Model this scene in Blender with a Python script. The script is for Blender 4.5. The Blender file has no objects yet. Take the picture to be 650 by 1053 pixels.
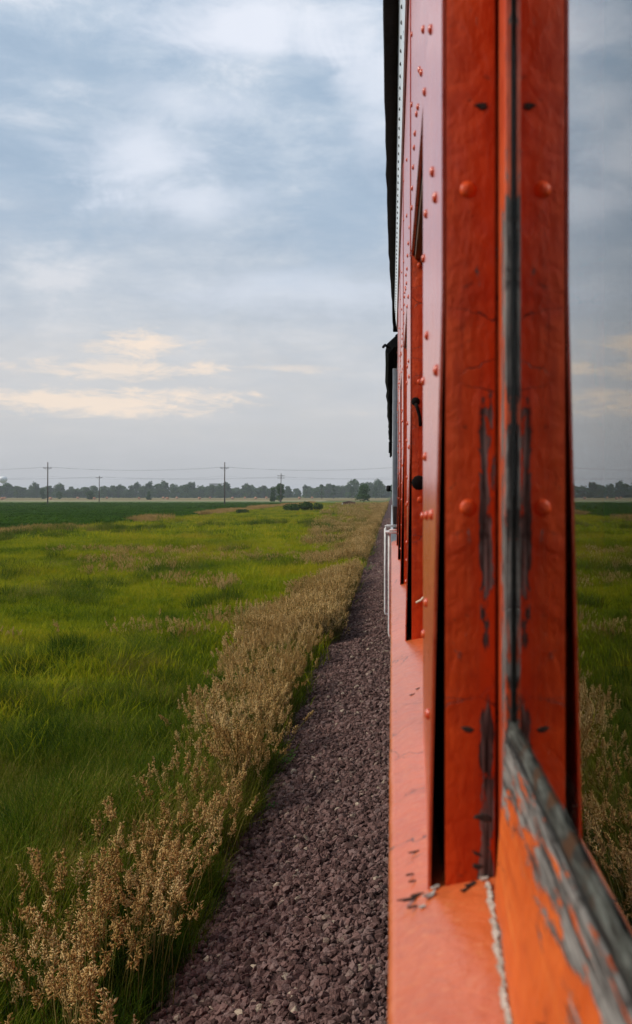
import bpy, bmesh, math, random
import numpy as np
from mathutils import Vector, Matrix, Euler

random.seed(7)
RNG = np.random.default_rng(11)
SC = bpy.context.scene
COL = SC.collection
R = math.radians
ZC = 3.70                      # eye height above the field

# ------------------------------------------------------------------ camera
cam_d = bpy.data.cameras.new('camera')
cam = bpy.data.objects.new('camera', cam_d)
COL.objects.link(cam)
cam.location = (0, 0, ZC)
cam.rotation_euler = (R(90), 0, 0)
cam_d.sensor_fit = 'AUTO'
cam_d.sensor_width = 36.0
cam_d.lens = 35.0
cam_d.shift_x = -78.0 / 1053
cam_d.shift_y = -17.5 / 1053
cam_d.clip_start = 0.02
cam_d.clip_end = 20000
cam_d.dof.use_dof = True
cam_d.dof.focus_distance = 14.0
cam_d.dof.aperture_fstop = 10.0
SC.camera = cam

# ------------------------------------------------------------------ sun, sky, exposure
SUN_EL, SUN_AZ = 38.0, -95.0          # azimuth from the travel direction, left negative
sun_d = bpy.data.lights.new('sun', 'SUN')
sun = bpy.data.objects.new('sun', sun_d)
COL.objects.link(sun)
sun_d.energy = 2.4
sun_d.angle = R(12)
sun_d.color = (1.0, 0.93, 0.82)
sdir = Vector((math.sin(R(SUN_AZ)) * math.cos(R(SUN_EL)), math.cos(R(SUN_AZ)) * math.cos(R(SUN_EL)), math.sin(R(SUN_EL))))
sun.rotation_euler = (-sdir).to_track_quat('-Z', 'Y').to_euler()
sun.location = (-40, 30, 60)

SC.view_settings.view_transform = 'Standard'
SC.view_settings.look = 'None'
SC.view_settings.exposure = 0.45
SC.view_settings.gamma = 1.0
SC.view_settings.use_curve_mapping = False
SC.render.engine = 'CYCLES'
SC.cycles.use_denoising = True
SC.cycles.max_bounces = 6
SC.cycles.diffuse_bounces = 2
SC.cycles.glossy_bounces = 4
SC.cycles.transmission_bounces = 6
SC.cycles.volume_bounces = 0
SC.cycles.transparent_max_bounces = 8
SC.cycles.caustics_reflective = False
SC.cycles.caustics_refractive = False


class NT:
    """small wrapper to write node trees tersely"""
    def __init__(s, tree):
        s.t = tree

    def n(s, typ, **kw):
        nd = s.t.nodes.new(typ)
        for k, v in kw.items():
            setattr(nd, k, v)
        return nd

    def put(s, sock, v):
        if isinstance(v, bpy.types.NodeSocket):
            s.t.links.new(v, sock)
        elif v is not None:
            sock.default_value = v

    def math(s, op, a, b=None, c=None, clamp=False):
        nd = s.n('ShaderNodeMath', operation=op, use_clamp=clamp)
        s.put(nd.inputs[0], a)
        s.put(nd.inputs[1], b)
        s.put(nd.inputs[2], c)
        return nd.outputs[0]

    def vmath(s, op, a, b=None):
        nd = s.n('ShaderNodeVectorMath', operation=op)
        s.put(nd.inputs[0], a)
        s.put(nd.inputs[1], b)
        return nd.outputs['Value'] if op in ('DOT_PRODUCT', 'LENGTH', 'DISTANCE') else nd.outputs['Vector']

    def sep(s, v):
        nd = s.n('ShaderNodeSeparateXYZ')
        s.put(nd.inputs[0], v)
        return nd.outputs

    def comb(s, x, y, z):
        nd = s.n('ShaderNodeCombineXYZ')
        s.put(nd.inputs[0], x); s.put(nd.inputs[1], y); s.put(nd.inputs[2], z)
        return nd.outputs[0]

    def noise(s, vec, scale, detail=4, rough=0.55, dist=0.0, ntype='FBM'):
        nd = s.n('ShaderNodeTexNoise')
        nd.noise_type = ntype
        s.put(nd.inputs['Vector'], vec)
        nd.inputs['Scale'].default_value = scale
        nd.inputs['Detail'].default_value = detail
        nd.inputs['Roughness'].default_value = rough
        nd.inputs['Distortion'].default_value = dist
        return nd.outputs['Fac']

    def ramp(s, fac, stops, interp='LINEAR'):
        nd = s.n('ShaderNodeValToRGB')
        nd.color_ramp.interpolation = interp
        el = nd.color_ramp.elements
        while len(el) < len(stops):
            el.new(0.5)
        for e, (p, c) in zip(el, stops):
            e.position = p
            e.color = (c, c, c, 1) if isinstance(c, (int, float)) else (*c, 1)
        s.put(nd.inputs[0], fac)
        return nd.outputs['Color']

    def step(s, v, lo, hi):
        nd = s.n('ShaderNodeMapRange', interpolation_type='SMOOTHSTEP')
        s.put(nd.inputs['Value'], v)
        s.put(nd.inputs['From Min'], lo)
        s.put(nd.inputs['From Max'], hi)
        return nd.outputs['Result']

    def mix(s, f, a, b, blend='MIX'):
        nd = s.n('ShaderNodeMix', data_type='RGBA', blend_type=blend)
        s.put(nd.inputs[0], f)
        s.put(nd.inputs[6], (*a, 1) if isinstance(a, tuple) else a)
        s.put(nd.inputs[7], (*b, 1) if isinstance(b, tuple) else b)
        return nd.outputs[2]

    def mapping(s, vec, scale=(1, 1, 1), loc=(0, 0, 0)):
        nd = s.n('ShaderNodeMapping')
        s.put(nd.inputs[0], vec)
        nd.inputs['Location'].default_value = loc
        nd.inputs['Scale'].default_value = scale
        return nd.outputs[0]

    def bump(s, h, strength, dist, normal=None):
        nd = s.n('ShaderNodeBump')
        nd.inputs['Strength'].default_value = strength
        nd.inputs['Distance'].default_value = dist
        s.put(nd.inputs['Height'], h)
        s.put(nd.inputs['Normal'], normal)
        return nd.outputs[0]


def srgb(r, g, b):
    f = lambda c: (c / 255 / 12.92) if c <= 10 else ((c / 255 + 0.055) / 1.055) ** 2.4
    return (f(r), f(g), f(b))


def sky_dir(px, py):           # sky bearing of a cloud: (azimuth, elevation)
    x, z = (px - 403) / 1024, (509 - py) / 1024
    return math.atan2(x, 1), math.atan2(z, math.hypot(x, 1))


W = bpy.data.worlds.new('World')
SC.world = W
W.use_nodes = True
W.cycles.sampling_method = 'MANUAL'
W.cycles.sample_map_resolution = 512
W.node_tree.nodes.clear()
k = NT(W.node_tree)
out = k.n('ShaderNodeOutputWorld')
bg = k.n('ShaderNodeBackground')
bg.inputs['Strength'].default_value = 0.1
k.t.links.new(bg.outputs[0], out.inputs[0])
sky = k.n('ShaderNodeTexSky', sky_type='NISHITA')
sky.sun_disc = False
sky.sun_elevation = R(SUN_EL)
sky.sun_rotation = R(SUN_AZ)
sky.air_density = 1.2
sky.dust_density = 2.5
tc = k.n('ShaderNodeTexCoord')
d = k.vmath('NORMALIZE', tc.outputs['Generated'])
dx, dy, dz = k.sep(d)
el = k.math('ARCSINE', dz)
az = k.math('ARCTAN2', dx, dy)
den = k.math('ADD', k.math('MAXIMUM', dz, 0.0), 0.16)
plan = k.comb(k.math('DIVIDE', dx, den), k.math('DIVIDE', dy, den), k.math('MULTIPLY', dz, 2.0))
n1 = k.noise(k.mapping(plan, (0.9, 1.1, 1), (3.1, 1.7, 0.4)), 1.35, 5, 0.52, 0.35)
n2 = k.noise(k.mapping(plan, (0.8, 1.3, 1), (8.1, 4.7, 2.4)), 3.6, 5, 0.58, 0.25)
n6 = k.noise(k.mapping(d, (3.0, 3.0, 6.0), (7.1, 3.7, 0.9)), 3.6, 7, 0.66, 0.3)
nn = k.math('ADD', k.math('MULTIPLY', n1, 0.34), k.math('ADD', k.math('MULTIPLY', n2, 0.22), k.math('MULTIPLY', n6, 0.44)))
body = k.ramp(nn, [(0.38, srgb(150, 171, 194)), (0.47, srgb(167, 185, 205)), (0.53, srgb(183, 197, 213)), (0.61, srgb(212, 218, 228))])
SKYK = 8.4
body = k.mix(1.0, body, (SKYK, SKYK, SKYK), 'MULTIPLY')
mx = lambda c: tuple(v * SKYK for v in c)
# pale haze towards the horizon
hz = k.ramp(el, [(0.0, 1.0), (0.06, 0.9), (0.16, 0.55), (0.30, 0.12), (0.42, 0.0)])
hcol = k.mix(k.step(el, 0.0, 0.10), mx(srgb(180, 182, 186)), mx(srgb(198, 197, 198)))
body = k.mix(hz, body, hcol)


def blob(px, py, rx, ry, wob=0.55, lo=1.25, hi=0.0, nz=None):
    a0, e0 = sky_dir(px, py)
    u = k.math('DIVIDE', k.math('SUBTRACT', az, a0), rx / 1024)
    v = k.math('DIVIDE', k.math('SUBTRACT', el, e0), ry / 1024)
    r = k.math('SQRT', k.math('ADD', k.math('MULTIPLY', u, u), k.math('MULTIPLY', v, v)))
    r = k.math('ADD', r, k.math('MULTIPLY', k.math('SUBTRACT', nz if nz is not None else n2, 0.5), wob * 4))
    return k.step(r, lo, hi)


n5 = k.math('ADD', k.math('MULTIPLY', n2, 0.55), k.math('MULTIPLY', k.noise(k.mapping(d, (2.6, 2.6, 4.4), (2.1, 6.7, 0.4)), 4.2, 5, 0.62, 0.5), 0.45))
pale = mx(srgb(226, 230, 240))
dark = mx(srgb(152, 173, 195))
for (px, py, rx, ry, c, a) in ((40, 165, 150, 90, dark, 0.55), (345, 225, 110, 70, dark, 0.6), (330, 90, 60, 40, dark, .4), (60, 60, 110, 45, dark, .45),
                               (255, 22, 150, 36, pale, 0.9), (150, 160, 80, 38, pale, 0.7), (190, 205, 90, 26, pale, .6), (385, 95, 40, 70, pale, .6), (320, 300, 170, 26, pale, .4), (200, 110, 70, 30, pale, .45)):
    body = k.mix(k.math('MULTIPLY', blob(px, py, rx, ry, 1.0, nz=n5), a), body, c)
n4 = k.math('ADD', k.math('MULTIPLY', k.noise(k.mapping(d, (3.0, 3.0, 14.0), (5.1, 2.7, 1.4)), 2.4, 5, 0.66, 0.6), 0.55), k.math('MULTIPLY', k.noise(k.mapping(d, (7, 7, 22.0), (1.1, 4.7, 8.4)), 3.4, 4, 0.66, 0.6), 0.45))
peach = mx(srgb(240, 221, 203))
glow = mx(srgb(208, 203, 198))
body = k.mix(k.math('MULTIPLY', blob(110, 385, 330, 60, 0.6, nz=n4), 0.34), body, glow)
for (px, py, rx, ry, a) in ((150, 354, 50, 11, .9), (125, 380, 105, 11, .7), (60, 411, 170, 13, .85), (195, 406, 60, 9, .75), (290, 379, 70, 5, .4), (185, 378, 50, 8, .5)):
    body = k.mix(k.math('MULTIPLY', blob(px, py, rx, ry, 1.5, nz=n4), a), body, peach)
cover = k.ramp(n1, [(0.25, 0.93), (0.6, 0.985)])
final = k.mix(cover, sky.outputs[0], body)
k.t.links.new(final, bg.inputs['Color'])

# ------------------------------------------------------------------ materials
MATS = {}


def new_mat(name):
    m = bpy.data.materials.new(name)
    m.use_nodes = True
    t = m.node_tree
    b = t.nodes['Principled BSDF']
    MATS[name] = m
    return m, NT(t), b


def pos(k):
    return k.n('ShaderNodeNewGeometry').outputs['Position']


def obj_co(k, shift=True):
    c = k.n('ShaderNodeTexCoord').outputs['Object']
    if shift:
        r = k.n('ShaderNodeObjectInfo').outputs['Random']
        c = k.vmath('ADD', c, k.comb(k.math('MULTIPLY', r, 13.0), k.math('MULTIPLY', r, 7.0), 0.0))
    return c


def paint(name, c1, c2, rough=0.36, chips=0.0, grime=0.35, spec=0.5, local=None, coat=0.25, grain_dir='z'):
    """old thick enamel: brush streaks, orange peel, stains and chips down to grey primer or bare wood"""
    m, k, b = new_mat(name)
    co = obj_co(k)
    big = k.noise(co, 5.0, 5, 0.6)
    streak = k.noise(k.mapping(co, (26, 26, 2.2) if grain_dir == 'z' else (30, 2.2, 30)), 3.0, 5, 0.6)
    fine = k.noise(co, 260.0, 3, 0.6)
    mid = k.noise(co, 42.0, 4, 0.6, 0.3)
    col = k.mix(k.step(k.math('ADD', k.math('MULTIPLY', big, 0.6), k.math('MULTIPLY', mid, 0.4)), 0.36, 0.64), c1, c2)
    col = k.mix(k.math('MULTIPLY', k.step(streak, 0.50, 0.75), grime), col, (c1[0] * .42, c1[1] * .36, c1[2] * .5 + .004))
    fade = k.noise(k.mapping(co, (40, 40, 1.3) if grain_dir == 'z' else (40, 1.3, 40)), 2.4, 6, 0.65, 0.2)
    col = k.mix(k.math('MULTIPLY', k.step(fade, 0.52, 0.72), 0.45), col, (min(.85, c2[0] * 1.15), c2[1] * 1.9, c2[2] * 2.2 + .012))
    col = k.mix(k.math('MULTIPLY', k.step(k.noise(co, 75.0, 5, 0.7), 0.62, 0.72), grime * 1.4, clamp=True), col, (0.05, 0.022, 0.014))
    bloom = k.math('MULTIPLY', k.step(k.noise(co, 13.0, 6, 0.68, 0.6), 0.56, 0.70), grime)
    col = k.mix(k.math('MULTIPLY', bloom, 0.9, clamp=True), col, (c1[0] * .30, c1[1] * .42, .010))
    hgt = k.math('ADD', k.math('MULTIPLY', mid, 0.7), k.math('MULTIPLY', fine, 0.12))
    hgt = k.math('ADD', hgt, k.math('MULTIPLY', streak, 0.8))
    rgh = k.math('ADD', rough - 0.06, k.math('MULTIPLY', mid, 0.16))
    # hairline crazing
    vo = k.n('ShaderNodeTexVoronoi', feature='DISTANCE_TO_EDGE')
    k.put(vo.inputs['Vector'], k.vmath('ADD', k.mapping(co, (1, 1, 2.6)), k.comb(0, k.math('MULTIPLY', big, 0.15), k.math('MULTIPLY', mid, 0.05))))
    vo.inputs['Scale'].default_value = 9.0
    crack = k.math('MULTIPLY', k.step(vo.outputs['Distance'], 0.012, 0.003), k.step(k.noise(co, 6.5, 3, 0.5), 0.55, 0.63))
    col = k.mix(k.math('MULTIPLY', crack, 0.85), col, (0.02, 0.012, 0.01))
    hgt = k.math('SUBTRACT', hgt, k.math('MULTIPLY', crack, 1.2))
    bias = local(k) if local else None
    if chips or bias is not None:
        cn = k.math('ADD', k.math('MULTIPLY', k.noise(k.mapping(co, (36, 36, 10) if grain_dir == 'z' else (52, 6, 52)), 2.2, 8, 0.68, 0.5), 1.0), chips)
        if bias is not None:
            cn = k.math('ADD', cn, bias)
        f = k.step(cn, 0.655, 0.675)
        grain = k.noise(k.mapping(co, (60, 60, 3.0) if grain_dir == 'z' else (70, 3.0, 70)), 4.5, 4, 0.6)
        wood = k.ramp(grain, [(0.38, (0.018, 0.015, 0.013)), (0.48, (0.10, 0.090, 0.080)), (0.62, (0.27, 0.25, 0.225))])
        wood = k.mix(k.step(k.noise(co, 30, 4, .6), .55, .7), wood, (0.022, 0.015, 0.012))
        edge = k.math('SUBTRACT', k.step(cn, 0.63, 0.66), f)
        col = k.mix(k.math('MULTIPLY', edge, 0.6, clamp=True), col, (0.10, 0.03, 0.012))
        col = k.mix(f, col, wood)
        hgt = k.math('SUBTRACT', hgt, k.math('MULTIPLY', f, 1.6))
        hgt = k.math('ADD', hgt, k.math('MULTIPLY', k.math('MULTIPLY', grain, f), 1.2))
        rgh = k.math('ADD', rgh, k.math('MULTIPLY', f, 0.4), clamp=True)
    k.put(b.inputs['Base Color'], col)
    k.put(b.inputs['Roughness'], rgh)
    b.inputs['Specular IOR Level'].default_value = spec
    b.inputs['Coat Weight'].default_value = coat
    b.inputs['Coat Roughness'].default_value = 0.22
    lum = k.math('ADD', k.noise(co, 17.0, 3, 0.5, 0.4), k.math('MULTIPLY', k.noise(k.mapping(co, (1, 1, .6)), 85.0, 3, 0.5, 0.5), 0.35))
    k.put(b.inputs['Normal'], k.bump(hgt, 0.5, 0.0018, k.bump(lum, 0.7, 0.006)))
    return m


def simple(name, c1, c2, scale=8.0, rough=0.7, bump=0.3, dist=0.01, metal=0.0, spec=0.4, stretch=(1, 1, 1)):
    m, k, b = new_mat(name)
    co = k.mapping(obj_co(k), stretch)
    n = k.noise(co, scale, 6, 0.6, 0.2)
    k.put(b.inputs['Base Color'], k.mix(k.step(n, 0.3, 0.7), c1, c2))
    k.put(b.inputs['Roughness'], k.math('ADD', rough - 0.1, k.math('MULTIPLY', n, 0.2)))
    b.inputs['Metallic'].default_value = metal
    b.inputs['Specular IOR Level'].default_value = spec
    k.put(b.inputs['Normal'], k.bump(k.noise(co, scale * 6, 4, 0.6), bump, dist))
    return m


OR1, OR2 = (0.50, 0.050, 0.008), (0.63, 0.088, 0.016)


def post_bias(k):              # the jamb edge against the sash is chipped, more so lower down
    x, y, z = k.sep(k.n('ShaderNodeTexCoord').outputs['Object'])
    side = k.math('MULTIPLY', k.step(x, 0.074, 0.083), k.step(x, 0.0945, 0.0895))
    low = k.step(z, 0.16, 0.06)
    face = k.step(y, 0.01, 0.0)
    return k.math('SUBTRACT', k.math('MULTIPLY', k.math('MULTIPLY', side, low), k.math('MULTIPLY', face, k.math('ADD', 0.05, k.math('MULTIPLY', k.step(k.noise(obj_co(k), 9.0, 2, .5), .38, .54), 0.20)))), 0.01)


def stile_bias(k):
    x, y, z = k.sep(k.n('ShaderNodeTexCoord').outputs['Object'])
    inner = k.step(y, 0.884, 0.870)
    return k.math('ADD', k.math('MULTIPLY', k.math('MULTIPLY', k.step(z, 0.262, 0.240), inner), 0.19), k.math('MULTIPLY', k.step(y, .85, .84), .04))


def rail_bias(k):
    x, y, z = k.sep(k.n('ShaderNodeTexCoord').outputs['Object'])
    top = k.step(z, -0.315, -0.205)
    foot = k.step(z, -0.318, -0.345)
    far = k.step(y, 0.76, 0.86)
    return k.math('ADD', k.math('ADD', k.math('MULTIPLY', top, 0.30), k.math('MULTIPLY', foot, 0.18)), k.math('ADD', k.math('MULTIPLY', far, 0.05), -0.06))


paint('post_paint', (0.50, 0.040, 0.004), (0.66, 0.072, 0.007), 0.45, 0.0, 0.45, spec=0.3, local=post_bias, coat=0.0)
paint('plate_paint', OR1, (0.60, 0.085, 0.018), 0.27, 0.0, 0.12, coat=0.6)
paint('sill_paint', (0.50, 0.095, 0.022), (0.58, 0.128, 0.034), 0.36, 0.0, 0.16, coat=0.4)
paint('stile_paint', OR1, OR2, 0.4, 0.0, 0.45, local=stile_bias)
paint('rail_paint', (0.50, 0.075, 0.008), (0.62, 0.115, 0.015), 0.5, 0.0, 0.40, spec=0.3, local=rail_bias, coat=0.0, grain_dir='y')
paint('cornice_paint', (0.66, 0.71, 0.75), (0.76, 0.79, 0.82), 0.35, 0.0, 0.15)
paint('red_brown_paint', (0.16, 0.030, 0.012), (0.24, 0.05, 0.018), 0.45, 0.0, 0.3)
simple('soot_and_shade', (0.006, 0.005, 0.005), (0.012, 0.009, 0.008), 30, 0.9, 0.3, 0.002, spec=0.1)  # sooty black of the gear, also the painted shade behind cover plates
simple('recess_shade', (0.010, 0.010, 0.009), (0.022, 0.021, 0.019), 60, 0.75, 0.4, 0.002, spec=0.2)  # near-black that paints shade beside the glass and under the bead
m, k, b = new_mat('weathered_bead')
co = obj_co(k)
g1 = k.noise(k.mapping(co, (90, 5, 90)), 4.0, 6, .7, .4)
g2 = k.noise(co, 28.0, 4, .6, .3)
bc = k.ramp(g1, [(.36, (.012, .010, .008)), (.48, (.038, .037, .030)), (.56, (.085, .09, .076)), (.66, (.18, .18, .16))])
bc = k.mix(k.step(g2, .56, .66), bc, (.07, .032, .014))
k.put(b.inputs['Base Color'], bc)
b.inputs['Roughness'].default_value = .85
b.inputs['Specular IOR Level'].default_value = .2
k.put(b.inputs['Normal'], k.bump(g1, .8, .003))
simple('roof_black', (0.008, 0.008, 0.009), (0.018, 0.017, 0.017), 12, 0.8, 0.4, 0.01, spec=0.15)
simple('header_wood', (0.09, 0.035, 0.012), (0.20, 0.085, 0.030), 18, 0.5, 0.4, 0.003, stretch=(6, .5, 6))
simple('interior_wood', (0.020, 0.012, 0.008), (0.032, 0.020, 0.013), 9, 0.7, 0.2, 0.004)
simple('rivet_black', (0.012, 0.014, 0.017), (0.03, 0.03, 0.035), 50, 0.5, 0.2, 0.001)
simple('white_rail', (0.50, 0.50, 0.49), (0.70, 0.70, 0.68), 26, 0.45, 0.3, 0.002)
simple('putty', (0.36, 0.30, 0.24), (0.58, 0.50, 0.42), 60, 0.85, 0.6, 0.003)
simple('chip_grey', (0.30, 0.30, 0.27), (0.50, 0.49, 0.43), 80, 0.8, 0.5, 0.002)
simple('chip_black', (0.015, 0.010, 0.008), (0.05, 0.03, 0.02), 80, 0.9, 0.5, 0.002)
simple('car_brown', (0.040, 0.022, 0.020), (0.070, 0.040, 0.035), 10, 0.35, 0.2, 0.004)
simple('car_silver', (0.30, 0.33, 0.36), (0.42, 0.45, 0.48), 14, 0.35, 0.2, 0.004)
simple('steel_rail', (0.10, 0.065, 0.05), (0.16, 0.11, 0.085), 20, 0.5, 0.3, 0.004, metal=0.6)
simple('tie_wood', (0.035, 0.026, 0.020), (0.08, 0.062, 0.05), 12, 0.9, 0.6, 0.01, stretch=(.4, 4, 4))
simple('pole_wood', (0.070, 0.055, 0.045), (0.13, 0.105, 0.085), 6, 0.9, 0.4, 0.02, stretch=(4, 4, .3))
simple('insulator', (0.25, 0.28, 0.30), (0.4, 0.42, 0.44), 20, 0.3, 0.1, 0.002)
simple('wire', (0.03, 0.03, 0.032), (0.05, 0.05, 0.05), 4, 0.5, 0.0, 0.001)
simple('straw', (0.34, 0.16, 0.085), (0.50, 0.27, 0.15), 5, 0.9, 0.6, 0.03)
simple('bark', (0.045, 0.036, 0.028), (0.10, 0.08, 0.06), 6, 0.95, 0.8, 0.03, stretch=(3, 3, .5))
simple('tank_white', (0.68, 0.68, 0.68), (0.80, 0.80, 0.79), .3, 0.5, 0.0, 0.01)
simple('concrete', (0.36, 0.35, 0.34), (0.46, 0.45, 0.44), .4, 0.8, 0.2, 0.02)
simple('dark_window', (0.03, 0.04, 0.05), (0.05, 0.06, 0.07), 1, 0.2, 0.0, 0.01)
simple('roof_brown', (0.10, 0.045, 0.030), (0.17, 0.085, 0.06), 3, 0.8, 0.4, 0.02)
simple('wall_white', (0.62, 0.62, 0.60), (0.75, 0.74, 0.72), 3, 0.8, 0.3, 0.02)
simple('white_cord', (0.5, 0.42, 0.30), (0.68, 0.6, 0.48), 40, 0.8, 0.3, 0.001)

m, k, b = new_mat('window_glass')
b.inputs['Base Color'].default_value = (0.93, 0.96, 0.94, 1)
b.inputs['Transmission Weight'].default_value = 1.0
b.inputs['IOR'].default_value = 1.56
k.put(b.inputs['Roughness'], k.math('MULTIPLY', k.step(k.noise(obj_co(k), 9, 5, .6), .5, .8), 0.012))


def foliage(name, cols, scale, trans=0.35, rough=0.75, patch=None, patch_cols=None, spec=0.06, inst_var=0.25, blade=0.0):
    m, k, b = new_mat(name)
    p = pos(k)
    rnd = k.n('ShaderNodeObjectInfo').outputs['Random']
    n = k.noise(p, scale, 4, 0.6)
    f = k.math('ADD', n, k.math('MULTIPLY', k.math('SUBTRACT', rnd, 0.5), inst_var))
    if blade:
        f = k.math('ADD', f, k.math('MULTIPLY', k.math('SUBTRACT', k.noise(k.mapping(p, (1, 1, .25)), blade, 2, 0.6), 0.5), 0.9))
    st = [(0.28 + 0.44 * i / (len(cols) - 1), c) for i, c in enumerate(cols)]
    col = k.ramp(f, st)
    if patch:
        pn = k.noise(k.mapping(p, (1, 0.45, 1)), patch, 5, 0.6, 0.3)
        col = k.mix(k.step(pn, 0.50, 0.68), col, patch_cols)
    k.put(b.inputs['Base Color'], col)
    b.inputs['Roughness'].default_value = rough
    b.inputs['Specular IOR Level'].default_value = spec
    tr = k.n('ShaderNodeBsdfTranslucent')
    k.put(tr.inputs['Color'], col)
    mixs = k.n('ShaderNodeMixShader')
    mixs.inputs[0].default_value = trans
    o = k.t.nodes['Material Output']
    k.t.links.new(b.outputs[0], mixs.inputs[1])
    k.t.links.new(tr.outputs[0], mixs.inputs[2])
    k.t.links.new(mixs.outputs[0], o.inputs['Surface'])
    return m


foliage('near_grass', [(0.018, 0.042, 0.003), (0.045, 0.085, 0.004), (0.085, 0.125, 0.005), (0.150, 0.165, 0.009), (0.26, 0.20, 0.05)], 0.7, 0.35, blade=60.0)  # darker than green_grass: shade between the near blades is put into the colour
foliage('green_grass', [(0.060, 0.105, 0.004), (0.170, 0.215, 0.005), (0.290, 0.295, 0.006), (0.390, 0.320, 0.016)], 0.16, 0.4, patch=0.10, patch_cols=(0.33, 0.27, 0.014), blade=14.0)
foliage('dry_grass', [(0.46, 0.27, 0.085), (0.70, 0.46, 0.18), (0.86, 0.64, 0.32)], 1.2, 0.4, blade=40.0)
foliage('dry_stem', [(0.07, 0.09, 0.010), (0.18, 0.15, 0.035), (0.32, 0.23, 0.08)], 0.9, 0.3)
foliage('fringe_grass', [(0.24, 0.16, 0.045), (0.38, 0.23, 0.075), (0.46, 0.29, 0.11)], 0.2, 0.3)
foliage('crop_leaf', [(0.026, 0.068, 0.003), (0.038, 0.090, 0.004), (0.060, 0.115, 0.006)], 0.05, 0.25, blade=4.0, spec=0.02)
foliage('tree_leaf', [(0.026, 0.066, 0.012), (0.044, 0.098, 0.018), (0.072, 0.125, 0.024)], 0.35, 0.25, blade=1.5)
foliage('bush_leaf', [(0.028, 0.060, 0.010), (0.055, 0.095, 0.015), (0.09, 0.13, 0.022)], 0.8, 0.25, blade=1.5)
foliage('weed_leaf', [(0.035, 0.09, 0.012), (0.06, 0.14, 0.018), (0.09, 0.17, 0.03)], 6, 0.3, 0.5)

m, k, b = new_mat('ballast_stone')
rnd = k.n('ShaderNodeObjectInfo').outputs['Random']
base = k.ramp(rnd, [(0.0, (0.055, 0.031, 0.026)), (0.3, (0.132, 0.072, 0.061)), (0.62, (0.205, 0.118, 0.100)), (0.94, (0.235, 0.155, 0.135)), (0.98, (0.28, 0.20, 0.15)), (0.997, (0.50, 0.40, 0.29))])
co = k.n('ShaderNodeTexCoord').outputs['Object']
n = k.noise(co, 3.0, 5, 0.6)
k.put(b.inputs['Base Color'], k.mix(k.step(n, 0.3, 0.75), base, k.mix(1.0, base, (0.6, 0.56, 0.58), 'MULTIPLY')))
b.inputs['Roughness'].default_value = 0.85
b.inputs['Specular IOR Level'].default_value = 0.12
k.put(b.inputs['Normal'], k.bump(n, 0.4, 0.1))

m, k, b = new_mat('ballast_bed')
p = pos(k)
vo = k.n('ShaderNodeTexVoronoi')
k.put(vo.inputs['Vector'], p)
vo.inputs['Scale'].default_value = 16.0
bx_ = k.sep(p)[0]
bedc = k.mix(k.step(k.noise(p, 5, 5, .7), .35, .7), (0.040, 0.022, 0.020), (0.10, 0.058, 0.052))
bedc = k.mix(k.step(k.math('ADD', bx_, k.math('MULTIPLY', k.noise(p, 2.2, 4, .6), .6)), -.78, -1.02), bedc, k.mix(k.step(k.noise(p, 22, 4, .7), .45, .65), (0.022, 0.016, 0.009), (0.085, 0.060, 0.032)))
k.put(b.inputs['Base Color'], bedc)
b.inputs['Roughness'].default_value = 0.95
b.inputs['Specular IOR Level'].default_value = 0.1
k.put(b.inputs['Normal'], k.bump(vo.outputs['Distance'], 0.8, 0.04))

m, k, b = new_mat('field_soil')
p = pos(k)
px_, py_, pz_ = k.sep(p)
g = k.ramp(k.noise(k.mapping(p, (1, .5, 1)), 0.09, 6, 0.6, .3), [(0.32, (0.055, 0.085, 0.012)), (0.5, (0.10, 0.13, 0.015)), (0.68, (0.17, 0.16, 0.03))])
g = k.mix(k.step(k.noise(p, 2.5, 5, .7), .35, .7), g, (0.05, 0.055, 0.012))
soil = k.mix(k.step(k.noise(p, 6, 5, .7), .35, .7), (0.020, 0.015, 0.009), (0.040, 0.034, 0.016))
k.put(b.inputs['Base Color'], k.mix(k.step(py_, 30.0, 75.0), soil, g))
b.inputs['Roughness'].default_value = 0.95
b.inputs['Specular IOR Level'].default_value = 0.1
k.put(b.inputs['Normal'], k.bump(k.noise(p, 9, 5, .7), 0.6, 0.05))


def field_mat(name, c1, c2, sc):
    m, k, b = new_mat(name)
    p = pos(k)
    n = k.noise(k.mapping(p, (.35, 1, 1)), sc, 6, .65, .2)
    k.put(b.inputs['Base Color'], k.mix(k.step(n, .35, .68), c1, c2))
    b.inputs['Roughness'].default_value = 0.95
    b.inputs['Specular IOR Level'].default_value = 0.1
    k.put(b.inputs['Normal'], k.bump(k.noise(p, 1.5, 4, .6), 0.5, 0.2))


field_mat('stubble', (0.13, 0.11, 0.040), (0.24, 0.18, 0.080), 0.02)
field_mat('pale_track', (0.30, 0.27, 0.15), (0.38, 0.34, 0.21), 0.02)
field_mat('pasture', (0.055, 0.10, 0.022), (0.13, 0.15, 0.035), 0.02)
field_mat('crop_ground', (0.024, 0.062, 0.006), (0.034, 0.082, 0.008), 0.05)


# ------------------------------------------------------------------ mesh helpers
def tag(o, label=None, cat=None, group=None, kind=None):
    if label: o['label'] = label
    if cat: o['category'] = cat
    if group: o['group'] = group
    if kind: o['kind'] = kind
    return o


def empty(name, loc):
    o = bpy.data.objects.new(name, None)
    o.empty_display_size = 0.2
    o.location = loc
    COL.objects.link(o)
    return o


def link(name, me, parent=None, loc=(0, 0, 0), rot=None):
    """loc is a place in the world; parents are never rotated"""
    o = bpy.data.objects.new(name, me)
    w = Vector(loc)
    if parent is not None:
        o.parent = parent
        q = parent
        while q is not None:
            w = w - q.location
            q = q.parent
    o.location = w
    if rot is not None:
        o.rotation_euler = rot
    COL.objects.link(o)
    return o


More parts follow.
